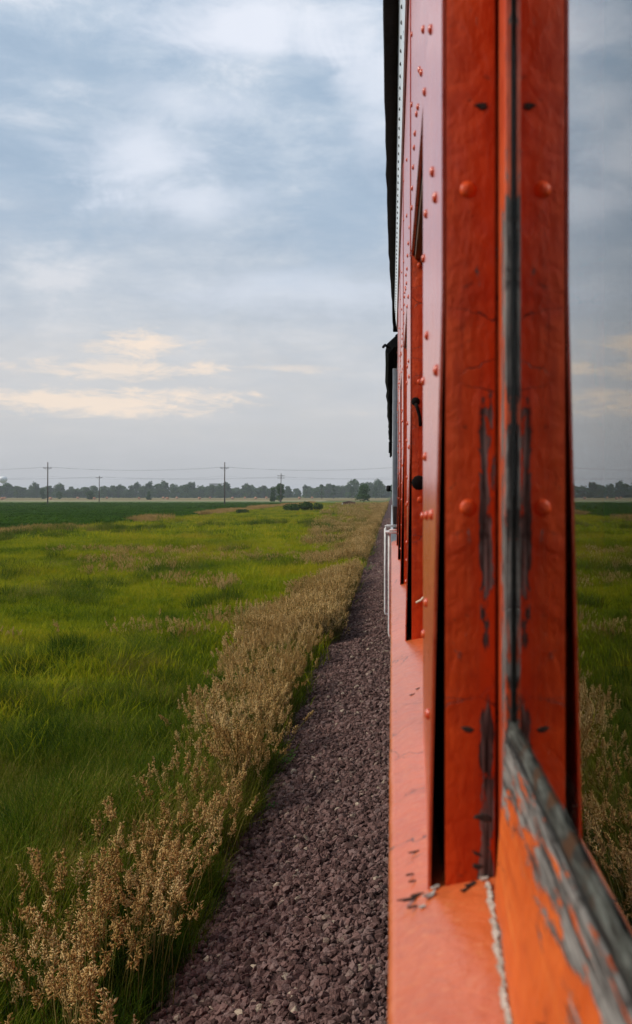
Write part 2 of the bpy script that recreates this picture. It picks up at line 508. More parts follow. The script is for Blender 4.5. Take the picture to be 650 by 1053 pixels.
class MB:
    def __init__(s):
        s.v, s.f = [], []

    def add(s, vs, fs):
        o = len(s.v)
        s.v += [tuple(p) for p in vs]
        s.f += [tuple(i + o for i in f) for f in fs]
        return s

    def box(s, x0, x1, y0, y1, z0, z1):
        v = [(x, y, z) for z in (z0, z1) for y in (y0, y1) for x in (x0, x1)]
        return s.add(v, [(0, 2, 3, 1), (4, 5, 7, 6), (0, 1, 5, 4), (2, 6, 7, 3), (0, 4, 6, 2), (1, 3, 7, 5)])

    def extrude(s, prof, ys, shift=None):
        """closed profile in (x, z), swept along the y stations"""
        n = len(prof)
        vs, fs = [], []
        for i, y in enumerate(ys):
            for j, (x, z) in enumerate(prof):
                ddx, ddz = shift(i, j, y) if shift else (0, 0)
                vs.append((x + ddx, y, z + ddz))
        for i in range(len(ys) - 1):
            for j in range(n):
                a, b_ = i * n + j, i * n + (j + 1) % n
                fs.append((a, b_, b_ + n, a + n))
        fs.append(tuple(range(n)))
        fs.append(tuple(range((len(ys) - 1) * n, len(ys) * n))[::-1])
        return s.add(vs, fs)

    def tube(s, pts, r, n=8, r1=None):
        pts = [Vector(p) for p in pts]
        vs, fs = [], []
        m_ = len(pts)
        for i, p in enumerate(pts):
            t = (pts[min(i + 1, m_ - 1)] - pts[max(i - 1, 0)]).normalized()
            a = t.orthogonal().normalized() if abs(t.z) > .9 else t.cross(Vector((0, 0, 1))).normalized()
            c = t.cross(a)
            rr = r if r1 is None else r + (r1 - r) * i / (m_ - 1)
            for j in range(n):
                q = 2 * math.pi * j / n
                vs.append(p + a * (rr * math.cos(q)) + c * (rr * math.sin(q)))
        for i in range(m_ - 1):
            for j in range(n):
                a_, b_ = i * n + j, i * n + (j + 1) % n
                fs.append((a_, b_, b_ + n, a_ + n))
        fs.append(tuple(range(n))[::-1])
        fs.append(tuple(range((m_ - 1) * n, m_ * n)))
        return s.add(vs, fs)

    def lathe(s, prof, n=16, c=(0, 0, 0), axis='z'):
        vs, fs = [], []
        for (r, h) in prof:
            for j in range(n):
                q = 2 * math.pi * j / n
                a_, b_ = r * math.cos(q), r * math.sin(q)
                p = (a_, b_, h) if axis == 'z' else ((h, a_, b_) if axis == 'x' else (a_, h, b_))
                vs.append((p[0] + c[0], p[1] + c[1], p[2] + c[2]))
        for i in range(len(prof) - 1):
            for j in range(n):
                a_, b_ = i * n + j, i * n + (j + 1) % n
                fs.append((a_, b_, b_ + n, a_ + n))
        fs.append(tuple(range(n))[::-1])
        fs.append(tuple(range((len(prof) - 1) * n, len(prof) * n)))
        return s.add(vs, fs)

    def mesh(s, name, mat, bevel=0.0, smooth=False, seg=2):
        me = bpy.data.meshes.new(name)
        me.from_pydata(s.v, [], s.f)
        bm = bmesh.new()
        bm.from_mesh(me)
        bmesh.ops.recalc_face_normals(bm, faces=bm.faces)
        if bevel:
            es = [e for e in bm.edges if len(e.link_faces) == 2 and e.calc_face_angle(0) > 0.5]
            bmesh.ops.bevel(bm, geom=es, offset=bevel, segments=seg, profile=0.6, affect='EDGES', clamp_overlap=True)
        bm.to_mesh(me)
        bm.free()
        if smooth or bevel:
            me.polygons.foreach_set('use_smooth', [True] * len(me.polygons))
            if bevel:
                me.set_sharp_from_angle(angle=R(50))
        for mm in (mat if isinstance(mat, (list, tuple)) else [mat]):
            me.materials.append(MATS[mm])
        return me

    def build(s, name, mat, parent=None, loc=(0, 0, 0), bevel=0.0, smooth=False, rot=None, seg=2):
        return link(name, s.mesh(name, mat, bevel, smooth, seg), parent, loc, rot)


def np_mesh(name, verts, tris, mats, mat_idx=None, smooth=False):
    me = bpy.data.meshes.new(name)
    verts = np.asarray(verts, np.float32).reshape(-1, 3)
    tris = np.asarray(tris, np.int32).reshape(-1, 3)
    me.vertices.add(len(verts))
    me.vertices.foreach_set('co', verts.ravel())
    me.loops.add(tris.size)
    me.loops.foreach_set('vertex_index', tris.ravel())
    me.polygons.add(len(tris))
    me.polygons.foreach_set('loop_start', np.arange(0, tris.size, 3, dtype=np.int32))
    for m_ in mats:
        me.materials.append(MATS[m_])
    if mat_idx is not None:
        me.polygons.foreach_set('material_index', np.asarray(mat_idx, np.int32))
    if smooth:
        me.polygons.foreach_set('use_smooth', [True] * len(tris))
    me.update(calc_edges=True)
    return me


def scatter(name, pts, rot, scl, idx, protos):
    """one 'stuff' object: instances of the prototype meshes at the given points"""
    n = len(pts)
    me = bpy.data.meshes.new(name)
    me.vertices.add(n)
    me.vertices.foreach_set('co', np.asarray(pts, np.float32).ravel())
    for nm, typ, arr in (('rot', 'FLOAT_VECTOR', rot), ('scl', 'FLOAT_VECTOR', scl), ('pick', 'INT', idx)):
        at = me.attributes.new(nm, typ, 'POINT')
        at.data.foreach_set('value' if typ == 'INT' else 'vector', np.asarray(arr, np.int32 if typ == 'INT' else np.float32).ravel())
    pc = bpy.data.collections.new(name + '_pieces')
    for i, p in enumerate(protos):
        pc.objects.link(bpy.data.objects.new('%s_piece_%02d' % (name, i), p))
    o = bpy.data.objects.new(name, me)
    COL.objects.link(o)
    ng = bpy.data.node_groups.new(name + '_scatter', 'GeometryNodeTree')
    ng.interface.new_socket('Geometry', in_out='INPUT', socket_type='NodeSocketGeometry')
    ng.interface.new_socket('Geometry', in_out='OUTPUT', socket_type='NodeSocketGeometry')
    gi, go = ng.nodes.new('NodeGroupInput'), ng.nodes.new('NodeGroupOutput')
    ci = ng.nodes.new('GeometryNodeCollectionInfo')
    ci.inputs['Collection'].default_value = pc
    ci.inputs['Separate Children'].default_value = True
    ci.inputs['Reset Children'].default_value = True
    ip = ng.nodes.new('GeometryNodeInstanceOnPoints')
    ip.inputs['Pick Instance'].default_value = True

    def att(nm, typ):
        a = ng.nodes.new('GeometryNodeInputNamedAttribute')
        a.data_type = typ
        a.inputs['Name'].default_value = nm
        return [x for x in a.outputs if x.enabled and x.name == 'Attribute'][0]
    L = ng.links.new
    L(gi.outputs[0], ip.inputs['Points'])
    L(ci.outputs[0], ip.inputs['Instance'])
    L(att('pick', 'INT'), ip.inputs['Instance Index'])
    e2r = ng.nodes.new('FunctionNodeEulerToRotation')
    L(att('rot', 'FLOAT_VECTOR'), e2r.inputs[0])
    L(e2r.outputs[0], ip.inputs['Rotation'])
    L(att('scl', 'FLOAT_VECTOR'), ip.inputs['Scale'])
    L(ip.outputs[0], go.inputs[0])
    md = o.modifiers.new('scatter', 'NODES')
    md.node_group = ng
    return tag(o, kind='stuff')


class Lump:                    # cheap smooth 2-D value noise for clumpiness
    def __init__(s, seed, cell):
        s.g = np.random.default_rng(seed).random((64, 64))
        s.c = cell

    def __call__(s, x, y):
        u, v = np.asarray(x) / s.c, np.asarray(y) / s.c
        i, j = np.floor(u).astype(int), np.floor(v).astype(int)
        fu, fv = u - i, v - j
        fu, fv = fu * fu * (3 - 2 * fu), fv * fv * (3 - 2 * fv)
        g = lambda a, b: s.g[a % 64, b % 64]
        return (g(i, j) * (1 - fu) + g(i + 1, j) * fu) * (1 - fv) + (g(i, j + 1) * (1 - fu) + g(i + 1, j + 1) * fu) * fv


LG = Lump(21, .9)

# ------------------------------------------------------------------ terrain
def bank_z(x):                 # cross-section of the ground, metres below the eye
    xs = [-34.5, -9, -4.2, -2.8, -1.9, -1.5, 0.2, 0.7, 3.2, 3.7, 5.6, 7.5, 12, 40]
    zs = [-3.70, -3.70, -3.68, -3.58, -3.42, -3.33, -2.95, -2.88, -2.88, -2.95, -3.40, -3.66, -3.7, -3.7]
    return np.interp(x, xs, zs)


# one sheet out to the horizon, with the railway bank in its cross-section
xs = np.array([-6000, -2500, -900, -300, -120, -34.5, -20, -9, -6, -4.2, -3.4, -2.8, -2.3, -1.9, -1.7, -1.5, 3.7, 5.6, 7.5, 12, 40, 200, 900, 2500, 6000.])
ys = np.array([-6000, -1500, -300, -60, -10, 0, 4, 8, 12, 18, 25, 35, 50, 75, 110, 160, 250, 400, 700, 1200, 2200, 4000, 6500.])
gx, gy = np.meshgrid(xs, ys)
gz = bank_z(gx) + ZC
gz[:, 16] = bank_z(-1.5) + ZC - 0.02
gz[:, 15] -= 0.02
v = np.stack([gx, gy, gz], -1).reshape(-1, 3)
nx_, ny_ = len(xs), len(ys)
q = np.array([(j * nx_ + i, j * nx_ + i + 1, (j + 1) * nx_ + i + 1, (j + 1) * nx_ + i) for j in range(ny_ - 1) for i in range(nx_ - 1)])
tri = np.concatenate([q[:, [0, 1, 2]], q[:, [0, 2, 3]]])
tag(link('ground', np_mesh('ground', v, tri, ['field_soil'])), 'flat grassy field floor running to the horizon', 'ground', kind='structure')

# ballast bed
b_ = MB()
prof = [(-1.62, -3.40), (-1.5, -3.325), (0.2, -2.945), (0.7, -2.875), (3.2, -2.875), (3.7, -2.945), (5.4, -3.33), (5.5, -3.40)]
b_.extrude([(x, z + ZC) for x, z in prof], [-300, -20, 0, 10, 30, 80, 300, 1500])
tag(b_.build('ballast_bed', 'ballast_bed'), 'sloping bed of purple brown railway ballast under the train', 'track bed', kind='structure')


def hull_stone(seed):
    rr = random.Random(seed)
    bm = bmesh.new()
    for _ in range(15):
        p = Vector((rr.gauss(0, 1), rr.gauss(0, 1), rr.gauss(0, 1))).normalized() * rr.uniform(.75, 1.1)
        bm.verts.new((p.x * 1.15, p.y * 0.85, p.z * 0.68))
    bmesh.ops.convex_hull(bm, input=bm.verts)
    for v_ in [v_ for v_ in bm.verts if not v_.link_faces]:
        bm.verts.remove(v_)
    me = bpy.data.meshes.new('stone')
    bm.to_mesh(me)
    bm.free()
    me.materials.append(MATS['ballast_stone'])
    return me


stones = [hull_stone(100 + i) for i in range(10)]
P, S = [], []
for (y0, y1, dens, s0, s1) in ((3.2, 14, 1500, .013, .050), (14, 40, 600, .020, .050), (40, 130, 130, .034, .06)):
    n = int((y1 - y0) * 2.15 * dens)
    x = RNG.uniform(-1.68, 0.47, n)
    y = RNG.uniform(y0, y1, n)
    ok = x > -1.22 - .50 * LG(x * .5, y) + RNG.normal(0, .06, n)
    x, y = x[ok], y[ok]
    n = len(x)
    P.append(np.stack([x, y, bank_z(x) + ZC + RNG.uniform(-0.006, 0.026, n)], -1))
    S.append(s0 + (s1 - s0) * RNG.random(n) ** 2.2)
P, S = np.concatenate(P), np.concatenate(S)
n = len(P)
o = scatter('ballast_stones', P, RNG.uniform(-3.1, 3.1, (n, 3)) * [0.35, 0.35, 1], np.repeat(S[:, None], 3, 1), RNG.integers(0, 10, n), stones)
tag(o, 'loose angular purple brown ballast stones beside the train', 'gravel')

# ------------------------------------------------------------------ grass prototypes
def blades(n, h0, h1, spread, width, lean, rs, bias=(0.10, 0.0)):
    vs, ts = [], []
    for _ in range(n):
        a = rs.uniform(0, 2 * math.pi)
        r = spread * math.sqrt(rs.random())
        bx, by = r * math.cos(rs.uniform(0, 6.28)), r * math.sin(rs.uniform(0, 6.28))
        h = rs.uniform(h0, h1)
        w = width * rs.uniform(.7, 1.25)
        ca, sa = math.cos(a), math.sin(a)
        ln = lean * rs.uniform(.2, 1.3) * h
        o = len(vs)
        for (t, ww) in ((0, .8), (.4, 1.0), (.75, .65)):
            off = ln * t * t
            cx, cy, cz = bx + off * ca + bias[0] * h * t, by + off * sa + bias[1] * h * t, h * (t - .18 * lean * t * t)
            vs.append((cx - sa * w * ww, cy + ca * w * ww, cz))
            vs.append((cx + sa * w * ww, cy - ca * w * ww, cz))
        vs.append((bx + ln * 1.1 * ca + bias[0] * h, by + ln * 1.1 * sa + bias[1] * h, h * (1 - .25 * lean)))
        ts += [(o, o + 1, o + 3), (o, o + 3, o + 2), (o + 2, o + 3, o + 5), (o + 2, o + 5, o + 4), (o + 4, o + 5, o + 6)]
    return vs, ts


def brome(n, h0, h1, spread, rs, nsp=24, fat=1.0):
    """dry stems with drooping seed heads; material 0 seed head, 1 stem, few leaves"""
    vs, ts, mi = [], [], []
    for _ in range(n):
        r = spread * math.sqrt(rs.random())
        q = rs.uniform(0, 6.28)
        bx, by = r * math.cos(q), r * math.sin(q)
        h = rs.uniform(h0, h1)
        a = rs.uniform(-.9, .9)
        ln = rs.uniform(.06, .26) * h
        ca, sa = math.cos(a), math.sin(a)

        def P_(t):
            return np.array([bx + ca * ln * t ** 2.2, by + sa * ln * t ** 2.2, h * t - .05 * h * t ** 4])
        w = .0022 * fat
        o = len(vs)
        ps = [P_(t) for t in (0, .35, .7, 1.0)]
        for p in ps:
            vs += [tuple(p + (w, 0, 0)), tuple(p + (-w, w, 0)), tuple(p + (-w, -w, 0))]
        for s_ in range(3):
            for j in range(3):
                a1, b1 = o + s_ * 3 + j, o + s_ * 3 + (j + 1) % 3
                ts += [(a1, b1, b1 + 3), (a1, b1 + 3, a1 + 3)]
                mi += [1, 1]
        hl = rs.uniform(.13, .22)
        for _s in range(nsp):
            t = 1.0 - (hl / h) * rs.random() ** 0.8
            p = P_(t)
            dr = rs.uniform(.003, .026) * (.45 + (1 - t) * h / hl * .8) * fat
            qa = rs.uniform(0, 6.28)
            c = p + np.array([math.cos(qa) * dr + .010, math.sin(qa) * dr, rs.uniform(-.012, .012)])
            L_ = rs.uniform(.010, .019) * fat
            wd = rs.uniform(.0026, .0045) * fat
            ax = np.array([math.cos(qa) * .55 + .2, math.sin(qa) * .55, rs.uniform(-.6, 1.3)])
            ax /= np.linalg.norm(ax)
            sd = np.cross(ax, [0.3, 0.5, 0.8]); sd /= np.linalg.norm(sd)
            up = np.cross(ax, sd)
            o = len(vs)
            vs += [tuple(c - ax * L_), tuple(c + sd * wd), tuple(c - sd * wd * .6 + up * wd), tuple(c - sd * wd * .6 - up * wd), tuple(c + ax * L_)]
            ts += [(o, o + 1, o + 2), (o, o + 2, o + 3), (o, o + 3, o + 1), (o + 4, o + 2, o + 1), (o + 4, o + 3, o + 2), (o + 4, o + 1, o + 3)]
            mi += [0] * 6
    return vs, ts, mi


rs = random.Random(5)
near_tufts = [np_mesh('tuft', *blades(95, .36, .76, .24, .0040, .42, rs), ['near_grass']) for _ in range(5)]
far_tufts = [np_mesh('tuft', *blades(90, .34, .66, .55, .010, .5, rs), ['green_grass']) for _ in range(4)]
wide_tufts = [np_mesh('tuft', *blades(110, .32, .62, 1.2, .026, .45, rs), ['green_grass']) for _ in range(4)]
brome_near, brome_far = [], []
for _ in range(6):
    v_, t_, mi_ = brome(6, .55, .95, .20, rs, 46, 1.15)
    brome_near.append(np_mesh('brome', v_, t_, ['dry_grass', 'dry_stem'], mi_))
for _ in range(4):
    v_, t_, mi_ = brome(16, .50, .98, .34, rs, 14, 1.8)
    brome_far.append(np_mesh('brome', v_, t_, ['dry_grass', 'dry_stem'], mi_))
tussocks = [np_mesh('tuft', *blades(60, .40, .86, .30, .0065, .6, rs), ['near_grass']) for _ in range(4)]
fringe_tufts = [np_mesh('tuft', *blades(80, .5, 1.15, .8, .016, .45, rs), ['fringe_grass']) for _ in range(4)]


L0, L1, L2, L3 = Lump(6, .45), Lump(3, 1.6), Lump(4, 5.5), Lump(9, 14.0)


def wedge(n, y0, y1, kx, xmin, xmax):
    y = np.sqrt(RNG.random(n) * (y1 * y1 - y0 * y0) + y0 * y0)
    x = -RNG.random(n) * (kx * y + 1.5)
    ok = (x > xmin) & (x < xmax)
    return x[ok], y[ok]


def lay(name, x, y, scl, protos, tilt=0.12, sink=0.02):
    n = len(x)
    pts = np.stack([x, y, bank_z(x) + ZC - sink], -1)
    rot = np.stack([RNG.normal(0, tilt, n), RNG.normal(0, tilt, n), RNG.uniform(-3.14, 3.14, n)], -1)
    return scatter(name, pts, rot, np.stack([scl, scl, scl], -1), RNG.integers(0, len(protos), n), protos)


# green field grass, three depths that run into each other
x, y = wedge(14000, 2.5, 30, .62, -40, -1.50)
ok = RNG.random(len(x)) < np.interp(y, [9, 24], [1.0, 0.0])
x, y = x[ok], y[ok]
s_ = (.58 + .75 * L1(x, y)) * (.78 + .45 * L0(x, y))
s_ *= np.interp(x, [-2.2, -1.5], [1.0, .55])
tag(lay('meadow_grass', x, y, s_, near_tufts, .17), 'long dark green meadow grass in the foreground below the train', 'grass')
x, y = wedge(17000, 12, 75, .55, -33.5, -1.75)
ok = RNG.random(len(x)) < np.interp(y, [12, 22], [0.3, 1.0])
x, y = x[ok], y[ok]
s_ = (.62 + .6 * L2(x, y)) * (.72 + .5 * L1(x, y))
tag(lay('meadow_grass', x, y, s_, far_tufts, .15), 'yellow green meadow grass in the middle distance', 'grass')
x, y = wedge(9000, 11, 120, .5, -33, -2.4)
ok = (L1(x * .8 + 3, y * .35 + 8) * .55 + L2(x + 2, y * .4) * .45) > .655
x, y = x[ok], y[ok]
tag(lay('grass_tussocks', x, y, (.75 + .35 * L0(x, y)) * np.interp(y, [10, 100], [1, 1.5]), tussocks, .2), 'darker green tussocks dotted through the meadow', 'grass')
x, y = wedge(15000, 70, 420, .55, -33.5, -3.0)
s_ = (.75 + .5 * L3(x, y)) * (.9 + .25 * L2(x, y))
tag(lay('meadow_grass', x, y, s_, wide_tufts), 'far strip of meadow grass between crop field and track', 'grass')

# dry brome along the ballast toe: clumps with dark gaps between them
n = 2600
y = 2.8 + 21 * RNG.random(n) ** 1.1
wd = np.interp(y, [3, 7, 9, 12, 16, 24], [1.5, 1.2, .75, 1.0, 1.45, 1.7])
x = -1.52 - wd * RNG.random(n) ** 1.1
c = L0(x * 1.1 + 40, y * .75) * .6 + L1(x + 11, y * .6 + 3) * .4
need = np.interp(y, [3, 6, 8.5, 10.5, 12.5, 15], [.50, .50, .54, .62, .48, .42]) + .22 * np.clip((-1.52 - x) / wd - .5, 0, 1)
ok = ((c > need) & (RNG.random(n) < np.interp(y, [7, 12, 16], [.21, .36, .46]))) | (RNG.random(n) < .05)
x, y = x[ok], y[ok]
tag(lay('dry_brome', x, y, (.80 + .3 * RNG.random(len(x))) * (.85 + .3 * L0(x, y)), brome_near, .13), 'tan seed heads of dry brome along the gravel edge', 'dry grass')
n = 4300
y = 22 + 330 * RNG.random(n) ** 2.0
t = RNG.random(n) ** 1.7
x = -1.45 - np.interp(y, [22, 40, 60, 140, 260], [2.2, 2.8, 3.9, 9, 17]) * t
ok = (L1(x, y * .5) * .6 + L2(x, y * .6) * .4) > .40 + .24 * t
x, y = x[ok], y[ok]
tag(lay('dry_brome', x, y, (.72 + .4 * L1(x * .8, y * .5 + 2)) * np.interp(y, [20, 120, 300], [1, 1.2, 1.5]), brome_far, .12), 'straw coloured grass band following the track into the distance', 'dry grass')
# thin stands of brome in the meadow
x, y = wedge(5200, 3, 60, .55, -30, -2.2)
ok = (L2(x + 7, y * .8 + 3) * .6 + L1(x, y + 9) * .4) > .655
x, y = x[ok], y[ok]
tag(lay('dry_brome', x, y, .7 + .3 * RNG.random(len(x)), brome_near, .1), 'scattered tan grass stalks standing in the green meadow', 'dry grass')

# ------------------------------------------------------------------ crop field and the far farmland
def sheet(name, x0, x1, y0, y1, z, mat, label, wav=0.0, seed=1):
    rr = random.Random(seed)
    nx = 14
    b_ = MB()
    top = [(x0 + (x1 - x0) * i / nx, y1 + rr.uniform(-wav, wav), z) for i in range(nx + 1)]
    bot = [(x0 + (x1 - x0) * i / nx, y0 + rr.uniform(-wav, wav), z) for i in range(nx + 1)]
    b_.add(bot + top, [(i, i + 1, nx + 2 + i, nx + 1 + i) for i in range(nx)])
    return tag(b_.build(name, mat), label, 'field', kind='structure')


sheet('crop_field', -420, -34.2, 40, 440, 0.05, 'crop_ground', 'dark green crop field floor beyond the meadow', 6, 2)
sheet('pasture', -900, -20, 446, 560, 0.05, 'pasture', 'strip of green pasture beyond the crop', 8, 3)
sheet('stubble_field', -1000, 300, 640, 1150, 0.06, 'stubble', 'tan stubble field in front of the far trees', 20, 4)
sheet('farm_track', -700, -40, 575, 632, 0.07, 'pale_track', 'pale strip of mown ground across the fields', 6, 5)
sheet('farm_track', -300, -75, 418, 437, 0.09, 'pale_track', 'short pale strip along the far end of the crop', 3, 6)

crop_protos = [np_mesh('crop_plant', *blades(70, .45, .8, 1.1, .075, .9, rs, (0, 0)), ['crop_leaf']) for _ in range(4)]
n = 26000
y = 45 + 380 * RNG.random(n) ** 1.25
x = -34.6 - (np.maximum(0.62 * y - 34, 6)) * RNG.random(n)
row = np.round(x / .76) * .76
tag(lay('crop_plants', row, y, .8 + .35 * L2(x, y), crop_protos, .06), 'dark green rows of leafy crop plants', 'crop')
n = 1500
y = 50 + 370 * RNG.random(n) ** 1.4
x = -33.6 + RNG.normal(0, .9, n)
ok = L3(x * .2, y) > .34
x, y = x[ok], y[ok]
tag(lay('fringe_grass', x, y, .65 + .75 * L2(x, y * .7), fringe_tufts, .1), 'rusty tan tall grass along the edge of the crop', 'dry grass')

# ------------------------------------------------------------------ trees
def leaf_cloud(lobes, n, size, rs):
    vs, ts = [], []
    wts = [l[3] * l[4] * l[5] for l in lobes]
    for _ in range(n):
        cx, cy, cz, rx, ry, rz = rs.choices(lobes, wts)[0]
        u = Vector((rs.gauss(0, 1), rs.gauss(0, 1), rs.gauss(0, 1))).normalized() * rs.random() ** .42
        p = Vector((cx + u.x * rx, cy + u.y * ry, cz + u.z * rz))
        s_ = size * rs.uniform(.6, 1.4)
        a = Vector((rs.gauss(0, 1), rs.gauss(0, 1), rs.gauss(0, .7))).normalized()
        c = a.orthogonal().normalized()
        c.rotate(Matrix.Rotation(rs.uniform(0, 6.28), 3, a))
        e = a.cross(c)
        o = len(vs)
        vs += [tuple(p - c * s_), tuple(p + e * s_ * .55), tuple(p + c * s_), tuple(p - e * s_ * .55)]
        ts += [(o, o + 1, o + 2), (o, o + 2, o + 3)]
    return vs, ts


def tree_lobes(h, w, rs, n=9, base=.28):
    out = []
    for i in range(n):
        t = rs.random()
        z = h * (base + (0.93 - base) * t)
        r = w * .5 * (1 - abs(t - .42) ** 1.6 * 1.25) * rs.uniform(.35, .75)
        q = rs.uniform(0, 6.28)
        rr_ = w * .5 * (1 - t * .75) * rs.uniform(.15, .62)
        rad = w * rs.uniform(.16, .28)
        out.append((rr_ * math.cos(q), rr_ * math.sin(q), z, rad, rad, rad * rs.uniform(.6, .95)))
    return out


def trunk_mb(h, r, lobes, rs):
    b_ = MB()
    b_.tube([(0, 0, -.1), (rs.uniform(-.02, .02) * h, 0, h * .3), (rs.uniform(-.04, .04) * h, rs.uniform(-.03, .03) * h, h * .75)], r, 7, r * .3)
    for l in lobes[:5]:
        z0 = min(h * .5, l[2] * .6)
        b_.tube([(0, 0, z0), (l[0] * .5, l[1] * .5, (z0 + l[2]) / 2 + .02 * h), (l[0], l[1], l[2])], r * .4, 5, r * .1)
    return b_


def make_tree(name, loc, h, w, seed, label, n=900, leaf=.4, mat='tree_leaf', base=.28, nl=9, cat='tree', group=None):
    rs = random.Random(seed)
    t = tag(empty(name, loc), label, cat, group)
    lb = tree_lobes(h, w, rs, nl, base)
    vs, ts = leaf_cloud(lb, n, leaf, rs)
    link('crown', np_mesh('crown', vs, ts, [mat]), t, loc)
    trunk_mb(h, max(.05, h * .025), lb, rs).build('trunk', 'bark', t, loc, smooth=True)
    return t


def at(px, Y, z=0.0):          # ground point seen on that bearing at that distance
    return ((px - 403) / 1024 * Y, Y, z)


# the far wood: one mass
wood_protos = []
for i in range(7):
    rr = random.Random(40 + i)
    h, w = rr.uniform(10, 17), rr.uniform(9, 15)
    lb = tree_lobes(h, w, rr, 10, .16)
    vs, ts = leaf_cloud(lb, 650, .75, rr)
    tb = trunk_mb(h, .3, lb, rr)
    nv = len(vs)
    tt, mi = list(ts), [0] * len(ts)
    for f in tb.f:
        for a in range(1, len(f) - 1):
            tt.append((f[0] + nv, f[a] + nv, f[a + 1] + nv))
            mi.append(1)
    wood_protos.append(np_mesh('wood_tree', vs + tb.v, tt, ['tree_leaf', 'bark'], mi))
n = 1500
x = RNG.uniform(-900, 420, n)
y = 1180 + 330 * RNG.random(n) + 60 * L3(x * .06, x * 0)
pts = np.stack([x, y, np.zeros(n)], -1)
s_ = (.70 + .75 * RNG.random(n) ** 1.8) * (.72 + .5 * L3(x * .12 + 5, x * 0 + 2))
o = scatter('far_wood', pts, np.stack([np.zeros(n), np.zeros(n), RNG.uniform(-3, 3, n)], -1), np.stack([s_ * 1.15, s_ * 1.15, s_], -1), RNG.integers(0, 7, n), wood_protos)
tag(o, 'hazy blue green belt of trees along the horizon', 'wood')

make_tree('field_tree', at(288, 520), 9.8, 7.5, 1, 'round dark tree beside the smaller pole nearest the train', 1500, .38, base=.12, nl=12)
make_tree('field_tree', at(281, 560), 7.2, 6.0, 12, 'lower tree just left of the round dark tree by the pole', 900, .38, base=.12)
make_tree('field_tree', at(374, 440), 7.4, 9.5, 2, 'dark green bushy tree close beside the train in the distance', 1500, .34, base=.06, nl=12)
make_tree('field_tree', at(44, 880), 9.5, 7.5, 3, 'dark small tree just left of the leftmost utility pole', 800, .5, base=.1)
make_tree('field_tree', at(92, 820), 6.4, 11.0, 4, 'low spreading tree at field edge left of the shorter left pole', 900, .5, base=.05)
make_tree('field_tree', at(153, 760), 6.0, 5.0, 5, 'small dark shrubby tree below the left pale building', 600, .45, base=.05)
make_tree('field_tree', at(61, 900), 7.0, 9.0, 6, 'low broad tree just right of the leftmost utility pole', 800, .5, base=.05)
for i, (px_, h, w, lab) in enumerate(((331, 14.5, 7, 'leftmost of the two tall ragged trees near the track'), (343, 13.5, 8, 'second tall ragged tree from the gap in the far wood'),
                                      (362, 11.5, 8, 'ragged tree behind the bushy tree beside the train'), (386, 12.0, 9, 'tall ragged tree nearest to the side of the train'))):
    make_tree('ragged_tree', at(px_, 960 + 12 * i), h, w, 20 + i, lab, 700, .55, base=.25, nl=8, group='ragged trees near the line')

# the low thicket in the meadow
loc = at(315, 212)
t = tag(empty('thicket_bush', loc), 'low wide dark green thicket standing in the meadow', 'bush')
rr = random.Random(77)
lb = [(rr.uniform(-4.2, 4.2), rr.uniform(-2, 2), 0, 0, 0, 0) for _ in range(16)]
lb = [(a[0], a[1], .75 + .75 * rr.random() * (1 - abs(a[0]) / 7), rr.uniform(.8, 1.4), 1.1, rr.uniform(.6, .95)) for a in lb]
vs, ts = leaf_cloud(lb, 5200, .17, rr)
link('foliage', np_mesh('foliage', vs, ts, ['bush_leaf']), t, loc)
for l in lb[:12]:
    MB().tube([(l[0] * .8, l[1], -.05), (l[0] * .9, l[1], l[2] * .6), (l[0], l[1], l[2])], .06, 5, .02).build('stem', 'bark', t, loc)
loc = at(252, 190)
t = tag(empty('thicket_bush', loc), 'small low green bush left of the wide thicket', 'bush')
vs, ts = leaf_cloud([(rr.uniform(-1.3, 1.3), rr.uniform(-.5, .5), .5, .7, .6, .5) for _ in range(6)], 900, .14, rr)
link('foliage', np_mesh('foliage', vs, ts, ['bush_leaf']), t, loc)
for q in range(5):
    MB().tube([(q * .4 - .8, 0, -.05), (q * .45 - .9, 0, .5)], .03, 5, .012).build('stem', 'bark', t, loc)

# ------------------------------------------------------------------ poles and wires
def pole(px, Y, ztop, arm_z, arm_w, label, group, second=None):
    loc = at(px, Y) if not isinstance(px, tuple) else (px[0], Y, 0)
    t = tag(empty('utility_pole', loc), label, 'utility pole', group)
    MB().tube([(0, 0, -.3), (0, 0, ztop * .5), (.05, 0, ztop)], .24, 10, .16).build('shaft', 'pole_wood', t, loc, smooth=True)
    for az_ in [arm_z] + ([second] if second else []):
        MB().box(-arm_w / 2, arm_w / 2, -.34, -.20, az_ - .10, az_ + .10).build('crossarm', 'pole_wood', t, loc, bevel=.02)
        for xx in (-arm_w / 2 + .15, 0.32, arm_w / 2 - .15):
            MB().lathe([(.05, 0), (.12, .06), (.07, .14), (.12, .22), (.05, .3)], 8, (xx, -.27, az_ + .10)).build('insulator', 'insulator', t, loc, smooth=True)
    for sgn in (-1, 1):
        MB().tube([(sgn * .12, -.26, arm_z - .95), (sgn * arm_w * .32, -.30, arm_z - .12)], .03, 5).build('brace', 'pole_wood', t, loc)
    return loc


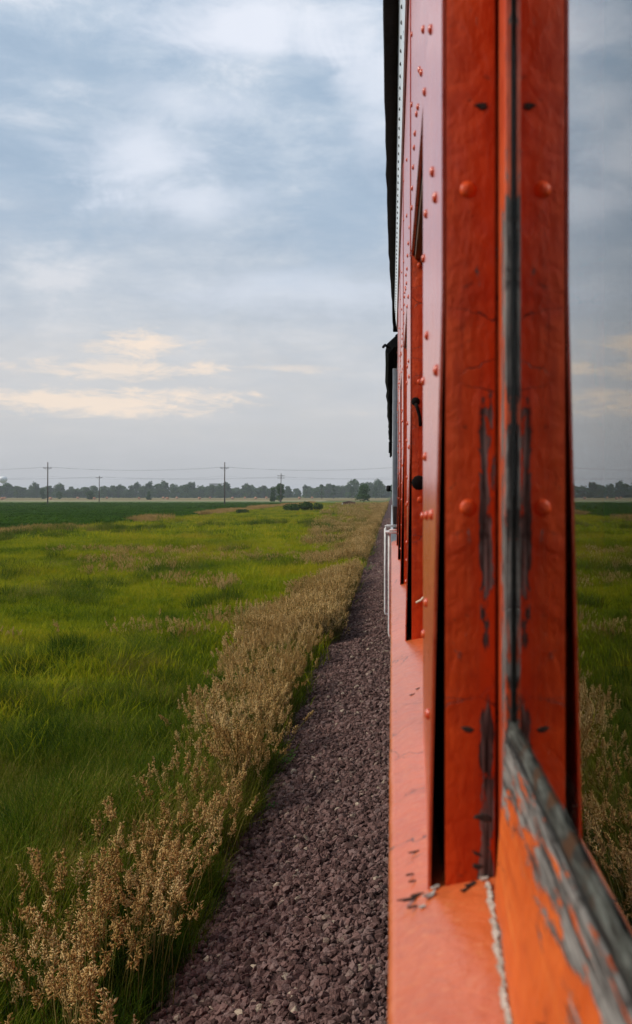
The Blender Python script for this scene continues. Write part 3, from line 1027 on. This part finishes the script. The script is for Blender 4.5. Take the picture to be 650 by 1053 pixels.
YA, YB = 352.0, 500.0
gA, gB = 'tall poles of the nearer power line', 'shorter poles of the farther power line'
A = [pole(-133, YA, 15.3, 13.2, 3.0, 'tall utility pole of the nearer line out past the left', gA),
     pole(49, YA, 15.3, 13.2, 3.0, 'leftmost tall utility pole rising from the dark green crop', gA),
     pole(231, YA, 15.3, 13.2, 3.0, 'tallest utility pole near the middle of the fields', gA),
     pole(413, YA, 15.3, 13.2, 3.0, 'utility pole of the nearer line behind the train', gA)]
B = [pole(-85, YB, 13.3, 12.4, 3.4, 'shorter utility pole of the farther line out past the left', gB),
     pole(102, YB, 13.3, 12.4, 3.4, 'shorter utility pole just right of the leftmost tall pole', gB),
     pole(289, YB, 14.6, 13.4, 3.6, 'short utility pole with two crossarms rising beside the round dark tree', gB, 12.2),
     pole(476, YB, 13.3, 12.4, 3.4, 'shorter utility pole of the farther line behind the train', gB)]


def wire(pls, dx, z, sag, r, label, group):
    b_ = MB()
    pts = []
    for a, c in zip(pls[:-1], pls[1:]):
        for i in range(12):
            t = i / 12
            pts.append((a[0] + dx + (c[0] - a[0]) * t, a[1] - .27, z - sag * 4 * t * (1 - t)))
    pts.append((pls[-1][0] + dx, pls[-1][1] - .27, z))
    b_.tube(pts, r, 4)
    tag(b_.build('overhead_wire', 'wire'), label, 'wire', group)


for i, dx in enumerate((-1.35, .32, 1.35)):
    wire(A, dx, 13.6, 1.1 + .1 * i, .010, 'thin wire strung along the crossarms of the nearer tall poles', 'wires of the nearer power line')
wire(A, .05, 10.4, 1.2, .010, 'lower cable hung on the shafts of the nearer tall poles', 'cables of the nearer power line')
for i, dx in enumerate((-1.55, .32, 1.55)):
    wire(B, dx, 12.8, 1.0 + .15 * i, .013, 'thin wire strung along the farther row of shorter poles', 'wires of the farther power line')

# ------------------------------------------------------------------ far farm things
bale = MB().lathe([(.55, -.78), (.74, -.76), (.80, -.68), (.80, .68), (.74, .76), (.55, .78)], 14, (0, 0, 0), 'x').mesh('hay_bale', 'straw', smooth=True)
bx = [2, 5, 52, 80, 97, 110, 143, 168, 172, 182, 205, 216, 239, 252, 263, 274, 308, 321]
for i, px_ in enumerate(bx):
    Y = 780 + (i * 137) % 260
    x_, y_, _ = at(px_, Y)
    o = link('hay_bale', bale, None, (x_, y_, 1.0), (0, 0, (i * 1.3) % 3.1))
    o.scale = (1.25, 1.25, 1.25)
    tag(o, 'round straw coloured hay bale lying on the stubble before the far trees', 'hay bale', 'hay bales on the stubble field')

loc = at(359, 330)
t = tag(empty('field_shed', loc), 'low brown roofed shed with a white end in the grass', 'shed')
MB().box(-2.0, 2.0, -1.2, 1.2, 0, 1.25).build('wall', 'roof_brown', t, loc, bevel=.03)
MB().box(-2.35, -2.004, -1.15, 1.15, 0, 1.0).build('end_panel', 'wall_white', t, loc, bevel=.03)
MB().extrude([(-2.3, 1.26), (2.3, 1.26), (2.2, 1.36), (0, 1.72), (-2.2, 1.36)], [-1.4, 1.4]).build('roof', 'roof_brown', t, loc)
MB().box(-.6, .4, -1.23, -1.203, .05, 1.05).build('door', 'dark_window', t, loc)

loc = at(3, 1620)
t = tag(empty('water_tower', loc), 'white water tower showing over the trees at far left', 'water tower')
MB().lathe([(2.2, 0), (1.5, 2), (1.4, 20), (2.0, 23)], 16).build('column', 'tank_white', t, loc, smooth=True)
MB().lathe([(1.9, 23), (5.2, 25.2), (6.9, 28), (7.0, 30), (5.8, 32.4), (3.2, 34), (.6, 34.5)], 24).build('tank', 'tank_white', t, loc, smooth=True)

for px_, Y, w, h, lab in ((155, 1650, 18, 19, 'pale grey block showing over the trees right of the left poles'), (222, 1700, 20, 23.5, 'pale grey block over the trees just left of the tall middle pole')):
    loc = at(px_, Y)
    t = tag(empty('far_building', loc), lab, 'building')
    MB().box(-w / 2, w / 2, -6, 6, 0, h - 1.2).build('wall', 'concrete', t, loc)
    MB().box(-w / 2 - .4, w / 2 + .4, -6.4, 6.4, h - 1.2, h).build('roof', 'concrete', t, loc)
    for fl in range(int(h // 4)):
        for q in range(4):
            xx = -w / 2 + 2.2 + q * (w - 4.4) / 3
            MB().box(xx - 1, xx + 1, -6.06, -6.004, fl * 4 + 1.4, fl * 4 + 3).build('window', 'dark_window', t, loc)

# ------------------------------------------------------------------ weeds on the ballast edge
def weed(loc, s, seed, label):
    rr = random.Random(seed)
    t = tag(empty('weed_plant', loc), label, 'weed', 'green weeds on the ballast edge')
    vs, ts = [], []
    b_ = MB()
    for q in range(9):
        a = rr.uniform(0, 6.28)
        ln = s * rr.uniform(.5, 1.0)
        h = s * rr.uniform(.3, .8)
        tip = Vector((math.cos(a) * ln, math.sin(a) * ln, h))
        b_.tube([(0, 0, 0), tuple(tip * .5 + Vector((0, 0, .1 * s))), tuple(tip)], .006 * s + .002, 4, .002)
        for j in range(7):
            p = tip * (0.3 + .7 * j / 6) + Vector((0, 0, .05 * s))
            side = Vector((-math.sin(a), math.cos(a), .3)) * (1 if j % 2 else -1)
            dv = (side + tip.normalized() * .6).normalized()
            wv = dv.cross(Vector((0, 0, 1))).normalized()
            L_ = s * rr.uniform(.14, .24)
            o = len(vs)
            vs += [tuple(p), tuple(p + dv * L_ * .5 + wv * L_ * .25), tuple(p + dv * L_), tuple(p + dv * L_ * .5 - wv * L_ * .25)]
            ts += [(o, o + 1, o + 2), (o, o + 2, o + 3)]
    link('leaves', np_mesh('leaves', vs, ts, ['weed_leaf']), t, loc)
    b_.build('stems', 'weed_leaf', t, loc)


for i, (x_, y_, s_, lab) in enumerate(((-1.42, 10.3, .30, 'leafy green weed at the foot of the dry grass, nearest the front'), (-1.28, 12.0, .22, 'small upright green weed on the gravel edge'),
                                       (-1.05, 42, .35, 'lone low green weed far along the gravel'), (-1.2, 58, .55, 'bushy green weed on the gravel beside the distant handrail'), (-1.3, 71, .7, 'farthest clump of green weed on the gravel'),
                                       (-1.45, 26, .3, 'green weed tucked under the straw coloured grass'))):
    weed((x_, y_, float(bank_z(x_)) + ZC), s_, 60 + i, lab)

# ------------------------------------------------------------------ track
for xr in (0.83, 2.27):
    prof = [(-.07, -.17), (.07, -.17), (.07, -.155), (.012, -.14), (.012, -.045), (.036, -.03), (.036, 0), (-.036, 0), (-.036, -.03), (-.012, -.045), (-.012, -.14), (-.07, -.155)]
    b_ = MB().extrude([(x + xr, z + ZC - 2.69) for x, z in prof], [-120, 0, 60, 300, 900])
    tag(b_.build('rail', 'steel_rail'), 'steel rail under the %s side of the train' % ('near' if xr < 1 else 'far'), 'rail', kind='structure')
tie = MB().box(-1.3, 1.3, -.11, .11, -.17, 0).mesh('tie', 'tie_wood', bevel=.01)
ties = tag(empty('track_ties', (1.55, 0, ZC - 2.86)), kind='structure')
for i in range(70):
    link('tie', tie, ties, (1.55, -8 + i * .55, ZC - 2.862))

# ------------------------------------------------------------------ the orange coach
CAR = tag(empty('railway_coach', (1.55, 0, ZC - 2.69)), 'orange riveted railway coach with peeling paint seen along its side', 'railway coach')
T = (0, 0, ZC)                 # part meshes are written with z measured from the eye
Y0, Y1 = -7.4, 7.9             # ends of the coach
PITCH, POST = 1.53, 0.545
posts = [0.90 + PITCH * i for i in range(-5, 5)]
rr = random.Random(3)

# window sill ledge with rounded nose, a little wavy
nose = []
for i in range(7):
    a = math.pi / 2 + i * (math.pi / 2) / 6
    nose.append((0.007 + .010 * math.cos(a), -.3718 - .006 + .010 * math.sin(a)))
prof = [(.20, -.3251), (.024, -.3251 - .176 * .19)] + nose + [(-.003, -.44), (.012, -.45), (.20, -.45)]
SILL = lambda x: -.3251 - (.20 - x) * .19
stn = list(np.arange(Y0, 0, .5)) + list(np.arange(0, Y1, .06)) + [Y1]
wv = [rr.uniform(-.0006, .0006) for _ in stn]
MB().extrude(prof, stn, lambda i, j, y: (wv[i] if 1 < j < 10 else 0, wv[(i * 7) % len(wv)] * .6 if j < 9 else 0)).build('window_sill', 'sill_paint', CAR, T, smooth=True).data.set_sharp_from_angle(angle=R(40))

# lower side, skirt, underframe
MB().box(.012, .05, Y0, Y1, -1.55, -.451).build('lower_side_panel', 'plate_paint', CAR, T)
MB().box(.06, 3.04, Y0, Y1, -1.62, -1.40).build('underframe', 'soot_and_shade', CAR, T)
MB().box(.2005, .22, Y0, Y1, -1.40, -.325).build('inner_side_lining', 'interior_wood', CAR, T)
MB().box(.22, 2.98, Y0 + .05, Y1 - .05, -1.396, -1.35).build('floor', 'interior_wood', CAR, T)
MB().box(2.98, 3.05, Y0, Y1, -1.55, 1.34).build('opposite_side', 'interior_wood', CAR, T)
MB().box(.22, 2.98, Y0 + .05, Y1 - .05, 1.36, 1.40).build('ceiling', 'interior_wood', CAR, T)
for yy in (Y0, Y1 - .05):
    MB().box(.052, 2.978, yy, yy + .048, -1.39, 1.62).build('end_wall', 'red_brown_paint', CAR, T)

# letterboard above the windows, header, cornice and eave
MB().box(.0466, .0545, Y0, Y1, .587, 1.318).build('letterboard', 'plate_paint', CAR, T, bevel=.0015)
MB().box(.056, .20, Y0, Y1, .575, .66).build('window_header', 'header_wood', CAR, T, bevel=.004)
MB().box(.10, .20, Y0, Y1, .661, 1.36).build('header_lining', 'interior_wood', CAR, T)
MB().box(.0400, .10, Y0, Y1, 1.3185, 1.333).build('cornice_lip', 'red_brown_paint', CAR, T, bevel=.003)
MB().extrude([(.0366, 1.335), (.0206, 1.497), (.10, 1.497), (.10, 1.335)], [Y0, Y1]).build('cornice', 'cornice_paint', CAR, T)
stn = list(np.arange(Y0, 8.5, .22)) + [8.6, 8.74]
wv = [rr.uniform(-.003, .003) for _ in stn]
MB().extrude([(-.0236, 1.50), (-.027, 1.512), (-.0236, 1.545), (.2, 1.60), (.2, 1.50)], stn, lambda i, j, y: ((wv[i] if j < 3 else 0) + (.036 * max(0, min(1, (y - 5.6) / 3.1)) if j < 3 else 0), -.07 * max(0, (y - 7.9) / .84))).build('eave', 'roof_black', CAR, T)
rp = [(.2, 1.601), (.5, 1.80), (.9, 1.95), (1.55, 2.03), (2.2, 1.95), (2.6, 1.80), (2.95, 1.601), (2.6, 1.55), (.5, 1.55)]
MB().extrude(rp, [Y0, Y1]).build('roof', 'roof_black', CAR, T)

rivet = MB().lathe([(.0082, 0), (.0072, .0014), (.0056, .0029), (.0030, .0037), (.0006, .0039)], 14).mesh('rivet', 'post_paint', smooth=True)
rivet_s = MB().lathe([(.0064, 0), (.0056, .0026), (.0036, .0042), (.0008, .0048)], 10).mesh('rivet', 'plate_paint', smooth=True)
FACE_L = (0, R(-90), 0)        # rivet axis towards -x
FACE_N = (R(90), 0, 0)         # rivet axis towards -y

# cornice rivets, small: one row
b_ = MB()
y = Y0 + .1
while y < Y1 - .05:
    b_.lathe([(.007, 0), (.006, -.003), (.002, -.005)], 8, (.0296 + .0005, y, 1.405), 'x')
    y += .095
tag(b_.build('cornice_rivets', 'rivet_black', CAR, T, smooth=True), kind='stuff')

# window posts
body_me = MB().box(.0483, .0938, 0, POST, -.3600, .586).box(.0939, .1995, .022, POST - .022, -.3500, .574).mesh('window_post', 'post_paint', bevel=.0018)


def plate_mesh():
    ny, nz = 10, 26
    def X(t, z):               # t 0 near edge .. 1 far edge; the lower near corner is sprung outwards
        g = max(0.0, min(1.0, (.175 - z) / (.175 + .345)))
        return .0452 - .0128 * (g ** .9) * (1 - t) ** 1.3
    vs, fs = [], []
    for sidex in (0, .0026):
        for iz in range(nz + 1):
            z = -.3570 + (.588 + .3570 - .003) * iz / nz
            for iy in range(ny + 1):
                t = iy / ny
                vs.append((X(t, z) + sidex, t * POST, z))
    st = ny + 1
    off = st * (nz + 1)
    for s_ in (0, off):
        for iz in range(nz):
            for iy in range(ny):
                a = s_ + iz * st + iy
                fs.append((a, a + 1, a + st + 1, a + st))
    for iz in range(nz):
        a, c = iz * st, iz * st + ny
        fs.append((a, a + st, a + st + off, a + off))
        fs.append((c, c + st, c + st + off, c + off))
    for iy in range(ny):
        a, c = iy, nz * st + iy
        fs.append((a, a + 1, a + 1 + off, a + off))
        fs.append((c, c + 1, c + 1 + off, c + off))
    me = MB().add(vs, fs).mesh('cover_plate', 'plate_paint', smooth=True)
    me.set_sharp_from_angle(angle=R(50))
    return me, X


plate_me, plate_x = plate_mesh()
gap_shade_me = MB().box(.0478, .0482, .003, POST - .003, -.352, .30).mesh('gap_shade_lining', 'soot_and_shade')  # added black sheet, paints the shade in the gap behind the plate
# rivets measured on the plate (distance along the coach from the post's near edge, height)
plate_rivets = [(.236, .531), (.185, .352), (.115, .303), (.39, .364), (.444, .544), (.48, .328), (.356, .201), (.50, .16), (.11, -.02), (.31, -.025), (.06, .12), (.30, -.13), (.46, -.19), (.10, -.22), (.52, -.03), (.40, .05)]
face_rivets = [(.0690, .276), (.0690, -.0115), (.0690, .56)]
for ip, yp in enumerate(posts):
    L_ = (0, yp, ZC)
    body = link('window_post', body_me, CAR, L_)
    pl = link('cover_plate', plate_me, body, L_)
    link('gap_shade_lining', gap_shade_me, body, L_)
    if yp > 0:
        for (t, z) in plate_rivets:
            link('rivet', rivet_s, body, (plate_x(t / POST, z) + .0004, yp + t, ZC + z), FACE_L)
    for (x_, z) in face_rivets:
        link('rivet', rivet, body, (x_, yp + .0004, ZC + z), FACE_N)
# letterboard rivets
for yp in posts:
    if yp < 0: continue
    for (dy_, z) in ((.546, .676), (.64, .653), (.835, .676), (.74, .70), (1.05, .708), (1.13, .708), (1.22, .698), (1.32, .684), (1.37, .655), (.93, .70), (1.37, .89), (1.37, 1.05), (1.37, 1.2), (.60, .85), (.60, 1.02), (.1, .68), (.3, .69), (.44, .69)):
        link('rivet', rivet_s, CAR, (.0468, yp + dy_, ZC + z), FACE_L)
# letterboard seams: narrow cover strips over each post
for yp in posts:
    MB().box(.0438, .0464, yp - .012, yp + .045, .592, 1.315).build('seam_strip', 'plate_paint', CAR, T, bevel=.001)

# sashes: stiles, rails, black strips painting recess shade, pane
def sash(yn, yf, name_label=None):
    """window between the posts' faces yn (rear) and yf (front)"""
    stile_f = MB().box(.0963, .135, yf - .060, yf - .003, -.352, .573).mesh('sash_stile', 'stile_paint', bevel=.0015)
    sf = link('window_sash', stile_f, CAR, T)
    MB().box(.0963, .135, yn + .003, yn + .060, -.352, .573).build('sash_stile', 'stile_paint', sf, T, bevel=.0015)
    a, c = yn + .0605, yf - .0605
    # bottom rail: foot leans out towards the rear
    n = 14
    vs, fs = [], []
    for i in range(n + 1):
        y = a + (c - a) * i / n
        fx = max(.062, .0885 - (yf - y) * .040) + rr.uniform(-.0004, .0004)
        vs += [(fx, y, SILL(fx) - .002), (fx + .0012, y, -.330), (.0950, y, -.224), (.0963, y, -.2098), (.0976, y, -.2098), (.135, y, -.2098), (.135, y, -.3452)]
    for i in range(n):
        for j in range(7):
            p, q_ = i * 7 + j, i * 7 + (j + 1) % 7
            fs.append((p, q_, q_ + 7, p + 7))
    fs += [tuple(range(7)), tuple(range(n * 7, n * 7 + 7))]
    MB().add(vs, fs).build('bottom_rail', 'rail_paint', sf, T, smooth=True).data.set_sharp_from_angle(angle=R(35))
    MB().extrude([(.0979, -.2020), (.0982, -.1975), (.1006, -.1905), (.1022, -.1905), (.1022, -.2020)], list(np.linspace(a, c, 40)), lambda i, j, y: (rr.uniform(-.0006, .0004) if j < 2 else 0, rr.uniform(-.0008, .0008))).build('glazing_bead', 'weathered_bead', sf, T)
    MB().box(.1060, .135, a, c, .535, .573).build('top_rail', 'stile_paint', sf, T, bevel=.0015)
    MB().box(.1004, .1022, c - .0045, c, -.190, .573).build('recess_shade', 'recess_shade', sf, T)  # added strip whose black paints the shadowed recess at the glass edge
    MB().box(.1004, .1022, a, a + .0045, -.190, .573).build('recess_shade', 'recess_shade', sf, T)
    MB().box(.0990, .1023, a, c, -.2096, -.2024).build('bead_shade_line', 'recess_shade', sf, T)  # dark bar that paints the shadow line under the bead
    MB().box(.1025, .1055, a, c, -.2060, .573).build('glass_pane', 'window_glass', sf, T)
    return sf


for i in range(len(posts) - 1):
    if posts[i + 1] > -2:
        sash(posts[i] + POST, posts[i + 1])

# crumbling putty along the foot of the near sash
b_ = MB()
y = -.08
while y < .885:
    fx = max(.062, .0885 - (.9 - y) * .040)
    s_ = rr.uniform(.0016, .0042)
    if rr.random() < .86:
        c = (fx - s_ * .5 + rr.uniform(-.001, .001), y, SILL(fx) + s_ * .1)
        vs = [(c[0] + s_ * rr.uniform(.6, 1.2) * math.cos(q * 1.05), c[1] + s_ * rr.uniform(.8, 1.8) * math.sin(q * 1.05), c[2] + (s_ * .9 if q % 2 else 0)) for q in range(6)] + [(c[0], c[1], c[2] + s_ * 1.2)]
        b_.add(vs, [(q, (q + 1) % 6, 6) for q in range(6)])
    y += s_ * 1.25
tag(b_.build('putty_crumbs', 'putty', CAR, T), 'crumbling pale putty along the foot of the sash', kind='stuff')


def flake(x, y, s, ang, mat, seed, curl=.3, asp=2.2, name='paint_flake'):
    z = SILL(x) + .0002
    r_ = random.Random(seed)
    vs, n = [], 9
    for ring in (0, 1):
        for q in range(n):
            a = 2 * math.pi * q / n
            rad = s * r_.uniform(.6, 1.15)
            u, v_ = math.cos(a) * rad * asp, math.sin(a) * rad
            vs.append((u * math.cos(ang) - v_ * math.sin(ang), u * math.sin(ang) + v_ * math.cos(ang), (abs(u) * curl if ring else abs(u) * curl * .8) + (.0012 if ring else 0)))
    n_ = n
    fs = [tuple(range(n_)), tuple(range(n_, 2 * n_))[::-1]] + [(q, (q + 1) % n_, n_ + (q + 1) % n_, n_ + q) for q in range(n_)]
    MB().add(vs, fs).build(name, mat, CAR, (x, y, ZC + z))


def on_sill(px, py):           # point of the sill seen on a bearing
    Y = .355 * 1024 / (py - 509)
    return (px - 403) / 1024 * Y, Y


for i, (px_, py_, s_, ang, mt, asp, cu) in enumerate(((441, 921, .0036, .75, 'chip_grey', 2.3, .45), (447, 914, .0030, .9, 'chip_grey', 1.7, .5), (434, 930, .0022, .5, 'chip_grey', 1.8, .3),
                                                       (420, 920, .0024, .35, 'chip_black', 4.4, .05), (428, 917, .0030, .5, 'chip_black', 2.6, .06), (424, 928, .0014, .6, 'chip_black', 4.0, .04), (484, 917, .0032, .85, 'chip_black', 2.6, .1), (478, 921, .0018, .7, 'chip_black', 3.4, .1),
                                                       (426, 873, .0011, .55, 'chip_black', 7.0, .03), (421, 895, .0009, .5, 'chip_black', 6.0, .03), (424, 902, .0008, .5, 'chip_black', 5.0, .03), (424, 714, .0008, 1.0, 'chip_black', 14.0, .02),
                                                       (430, 709, .0008, 1.1, 'chip_black', 12.0, .02), (497, 914, .0034, .3, 'putty', 1.4, .4), (501, 922, .0026, .9, 'putty', 1.5, .4), (462, 910, .0012, 1.4, 'chip_black', 6.0, .1))):
    x_, y_ = on_sill(px_, py_)
    flake(x_, y_, s_, ang, mt, 500 + i, cu, asp)

# a bit of cord hooked behind the second post, latch keeper and holes on its face
yp = posts[6]
MB().tube([(.0478 + .012, yp - .004, -.262), (.072, yp - .012, -.255), (.088, yp - .03, -.235), (.098, yp - .05, -.205)], .0032, 6).build('tie_cord', 'white_cord', CAR, T, smooth=True)
b_ = MB().tube([(.058, yp - .006, .222), (.062, yp - .010, .212), (.068, yp - .010, .190), (.070, yp - .005, .168)], .0045, 6)
b_.build('latch_hook', 'soot_and_shade', CAR, T, smooth=True)
MB().lathe([(.0001, -.004), (.009, -.004), (.011, 0), (.0001, .001)], 12, (.058, yp - .001, .228), 'y').build('hook_plate', 'soot_and_shade', CAR, T, smooth=True)
MB().lathe([(.0001, -.0022), (.015, -.0022), (.018, 0), (.0001, .001)], 16, (.066, yp - .0008, .030), 'y').build('lock_hole', 'soot_and_shade', CAR, T, smooth=True)
# chipped keeper on the near post
for (x_, z, s_, ang) in ((.0815, .352, .0045, 0), (.0685, -.212, .004, .4), (.083, -.292, .0055, .2), (.078, -.325, .004, 1.1), (.0775, -.346 + .01, .004, .3)):
    r_ = random.Random(int(1e4 * z))
    vs = [(math.cos(2 * math.pi * q / 8 + ang) * s_ * r_.uniform(.5, 1.2) * 1.5, 0, math.sin(2 * math.pi * q / 8) * s_ * r_.uniform(.5, 1.1)) for q in range(8)]
    vs += [(v[0] * .8, .0012 * -1, v[2] * .8) for v in vs]
    MB().add(vs, [tuple(range(8)), tuple(range(8, 16))[::-1]] + [(q, (q + 1) % 8, 8 + (q + 1) % 8, 8 + q) for q in range(8)]).build('paint_scab', 'chip_black', CAR, (x_, .8998, ZC + z))

# end posts and grab irons at the front end
MB().box(.0470, .20, posts[-1] + POST + .04, Y1 - .002, -.3455, .586).build('end_post', 'plate_paint', CAR, T, bevel=.002)
for (x_, y_, zt, zb, lab) in ((-.020, 7.75, -.275, -1.10, 'inner'), (-.052, 8.05, -.250, -.965, 'outer')):
    pts = [(.05, y_, zt), (x_ + .012, y_, zt), (x_ + .003, y_, zt - .004), (x_, y_, zt - .02), (x_, y_, (zt + zb) / 2), (x_, y_, zb + .02), (x_ + .003, y_, zb + .004), (x_ + .012, y_, zb), (.04, y_, zb)]
    MB().tube(pts, .011, 8).build('grab_iron', 'white_rail', CAR, T, smooth=True)
MB().box(-.052, .06, 7.72, 8.07, -.30, -.285).build('step_bracket', 'white_rail', CAR, T, bevel=.003)
MB().box(.02, .5, 7.905, 8.3, -1.7, -1.0).build('vestibule_side', 'red_brown_paint', CAR, T)
MB().box(.05, 2.9, 7.905, 8.6, -1.55, -1.42).build('end_platform', 'soot_and_shade', CAR, T)
# running gear
for yb in (-5.2, 5.2):
    MB().box(.55, 2.55, yb - 1.15, yb + 1.15, -2.15, -1.70).build('truck_frame', 'soot_and_shade', CAR, T, bevel=.02)
    for yy in (yb - .9, yb + .9):
        for xw in (.78, 2.22):
            MB().lathe([(.06, -.02), (.40, -.02), (.43, .0), (.43, .10), (.46, .11), (.46, .14), (.06, .14)], 28, (xw, yy, -2.26), 'x').build('wheel', 'steel_rail', CAR, T, smooth=False)

# ------------------------------------------------------------------ the dark car coupled ahead
C2 = tag(empty('railway_coach', (1.55, 21, ZC - 2.69)), 'dark brown and silver railway car coupled ahead of the orange one', 'railway coach')
YA0, YA1 = 8.75, 33.5
MB().box(.05, 3.05, YA0, YA1, -.10, 1.32).build('upper_side', 'car_brown', C2, T)
MB().box(-.012, 3.06, YA0 + .02, YA1, -1.5, -.33).build('lower_side', 'car_silver', C2, T, bevel=.01)
MB().box(.012, 3.06, YA0 + .01, YA1, -.328, -.102).build('belt_rail', 'car_brown', C2, T)
stn = list(np.arange(YA0 + .15, YA1, .8)) + [YA1]
wv = [rr.uniform(-.012, .008) for _ in stn]
MB().extrude([(-.038, 1.25), (-.066, 1.275), (-.052, 1.35), (.03, 1.42), (3.05, 1.42), (3.05, 1.323), (.02, 1.323)], stn, lambda i, j, y: (wv[i] if j < 3 else 0, wv[-i] if j < 2 else 0)).build('eave', 'roof_black', C2, T)
MB().extrude([(.03, 1.421), (.5, 1.75), (1.55, 1.95), (2.6, 1.75), (3.05, 1.421)], [YA0 + .1, YA1]).build('roof', 'roof_black', C2, T)
MB().tube([(-.02, YA0 + .05, 1.30), (-.06, YA0 - .02, 1.315), (-.075, YA0 - .10, 1.285)], .012, 6).build('drip_hook', 'roof_black', C2, T)
y = YA0 + .45
while y < YA1 - .5:
    MB().box(.008, .0495, y, y + .12, -.099, 1.17).build('window_pilaster', 'car_silver', C2, T, bevel=.004)
    MB().box(.034, .0495, y + .2, y + 1.2, .05, .95).build('window', 'dark_window', C2, T)
    y += 1.75
MB().tube([(.02, YA0 + 6, .78), (-.035, YA0 + 6, .78), (-.035, YA0 + 6, .62)], .014, 6).build('lamp_bracket', 'roof_black', C2, T)
MB().tube([(.02, 26, .10), (-.06, 26, .12)], .015, 6).build('lamp_bracket', 'roof_black', C2, T)
MB().lathe([(.02, -.08), (.055, -.06), (.062, .05), (.035, .08)], 12, (-.085, 26, .17)).build('marker_lamp', 'roof_black', C2, T, smooth=True)
MB().box(.9, 2.2, 7.95, 8.78, -1.75, -1.45).build('coupler', 'soot_and_shade', C2, T, bevel=.02)
for yb in (12, 30):
    MB().box(.55, 2.55, yb - 1.15, yb + 1.15, -2.15, -1.55).build('truck_frame', 'soot_and_shade', C2, T, bevel=.02)
    for yy in (yb - .9, yb + .9):
        for xw in (.78, 2.22):
            MB().lathe([(.06, -.02), (.40, -.02), (.43, .0), (.43, .10), (.46, .11), (.46, .14), (.06, .14)], 28, (xw, yy, -2.26), 'x').build('wheel', 'steel_rail', C2, T)

# ------------------------------------------------------------------ haze
m = bpy.data.materials.new('haze')
m.use_nodes = True
m.node_tree.nodes.clear()
k = NT(m.node_tree)
o_ = k.n('ShaderNodeOutputMaterial')
pv = k.n('ShaderNodeVolumePrincipled')
pv.inputs['Color'].default_value = (0.86, 0.90, 0.96, 1)
pv.inputs['Density'].default_value = 0.00016
pv.inputs['Anisotropy'].default_value = 0.0
k.t.links.new(pv.outputs[0], o_.inputs['Volume'])
MATS['haze'] = m
hz_o = MB().box(-6100, 6100, -6100, 6600, -1.2, 45.0).build('haze', 'haze')
tag(hz_o, 'thin pale summer haze over the whole plain', 'haze', kind='stuff')
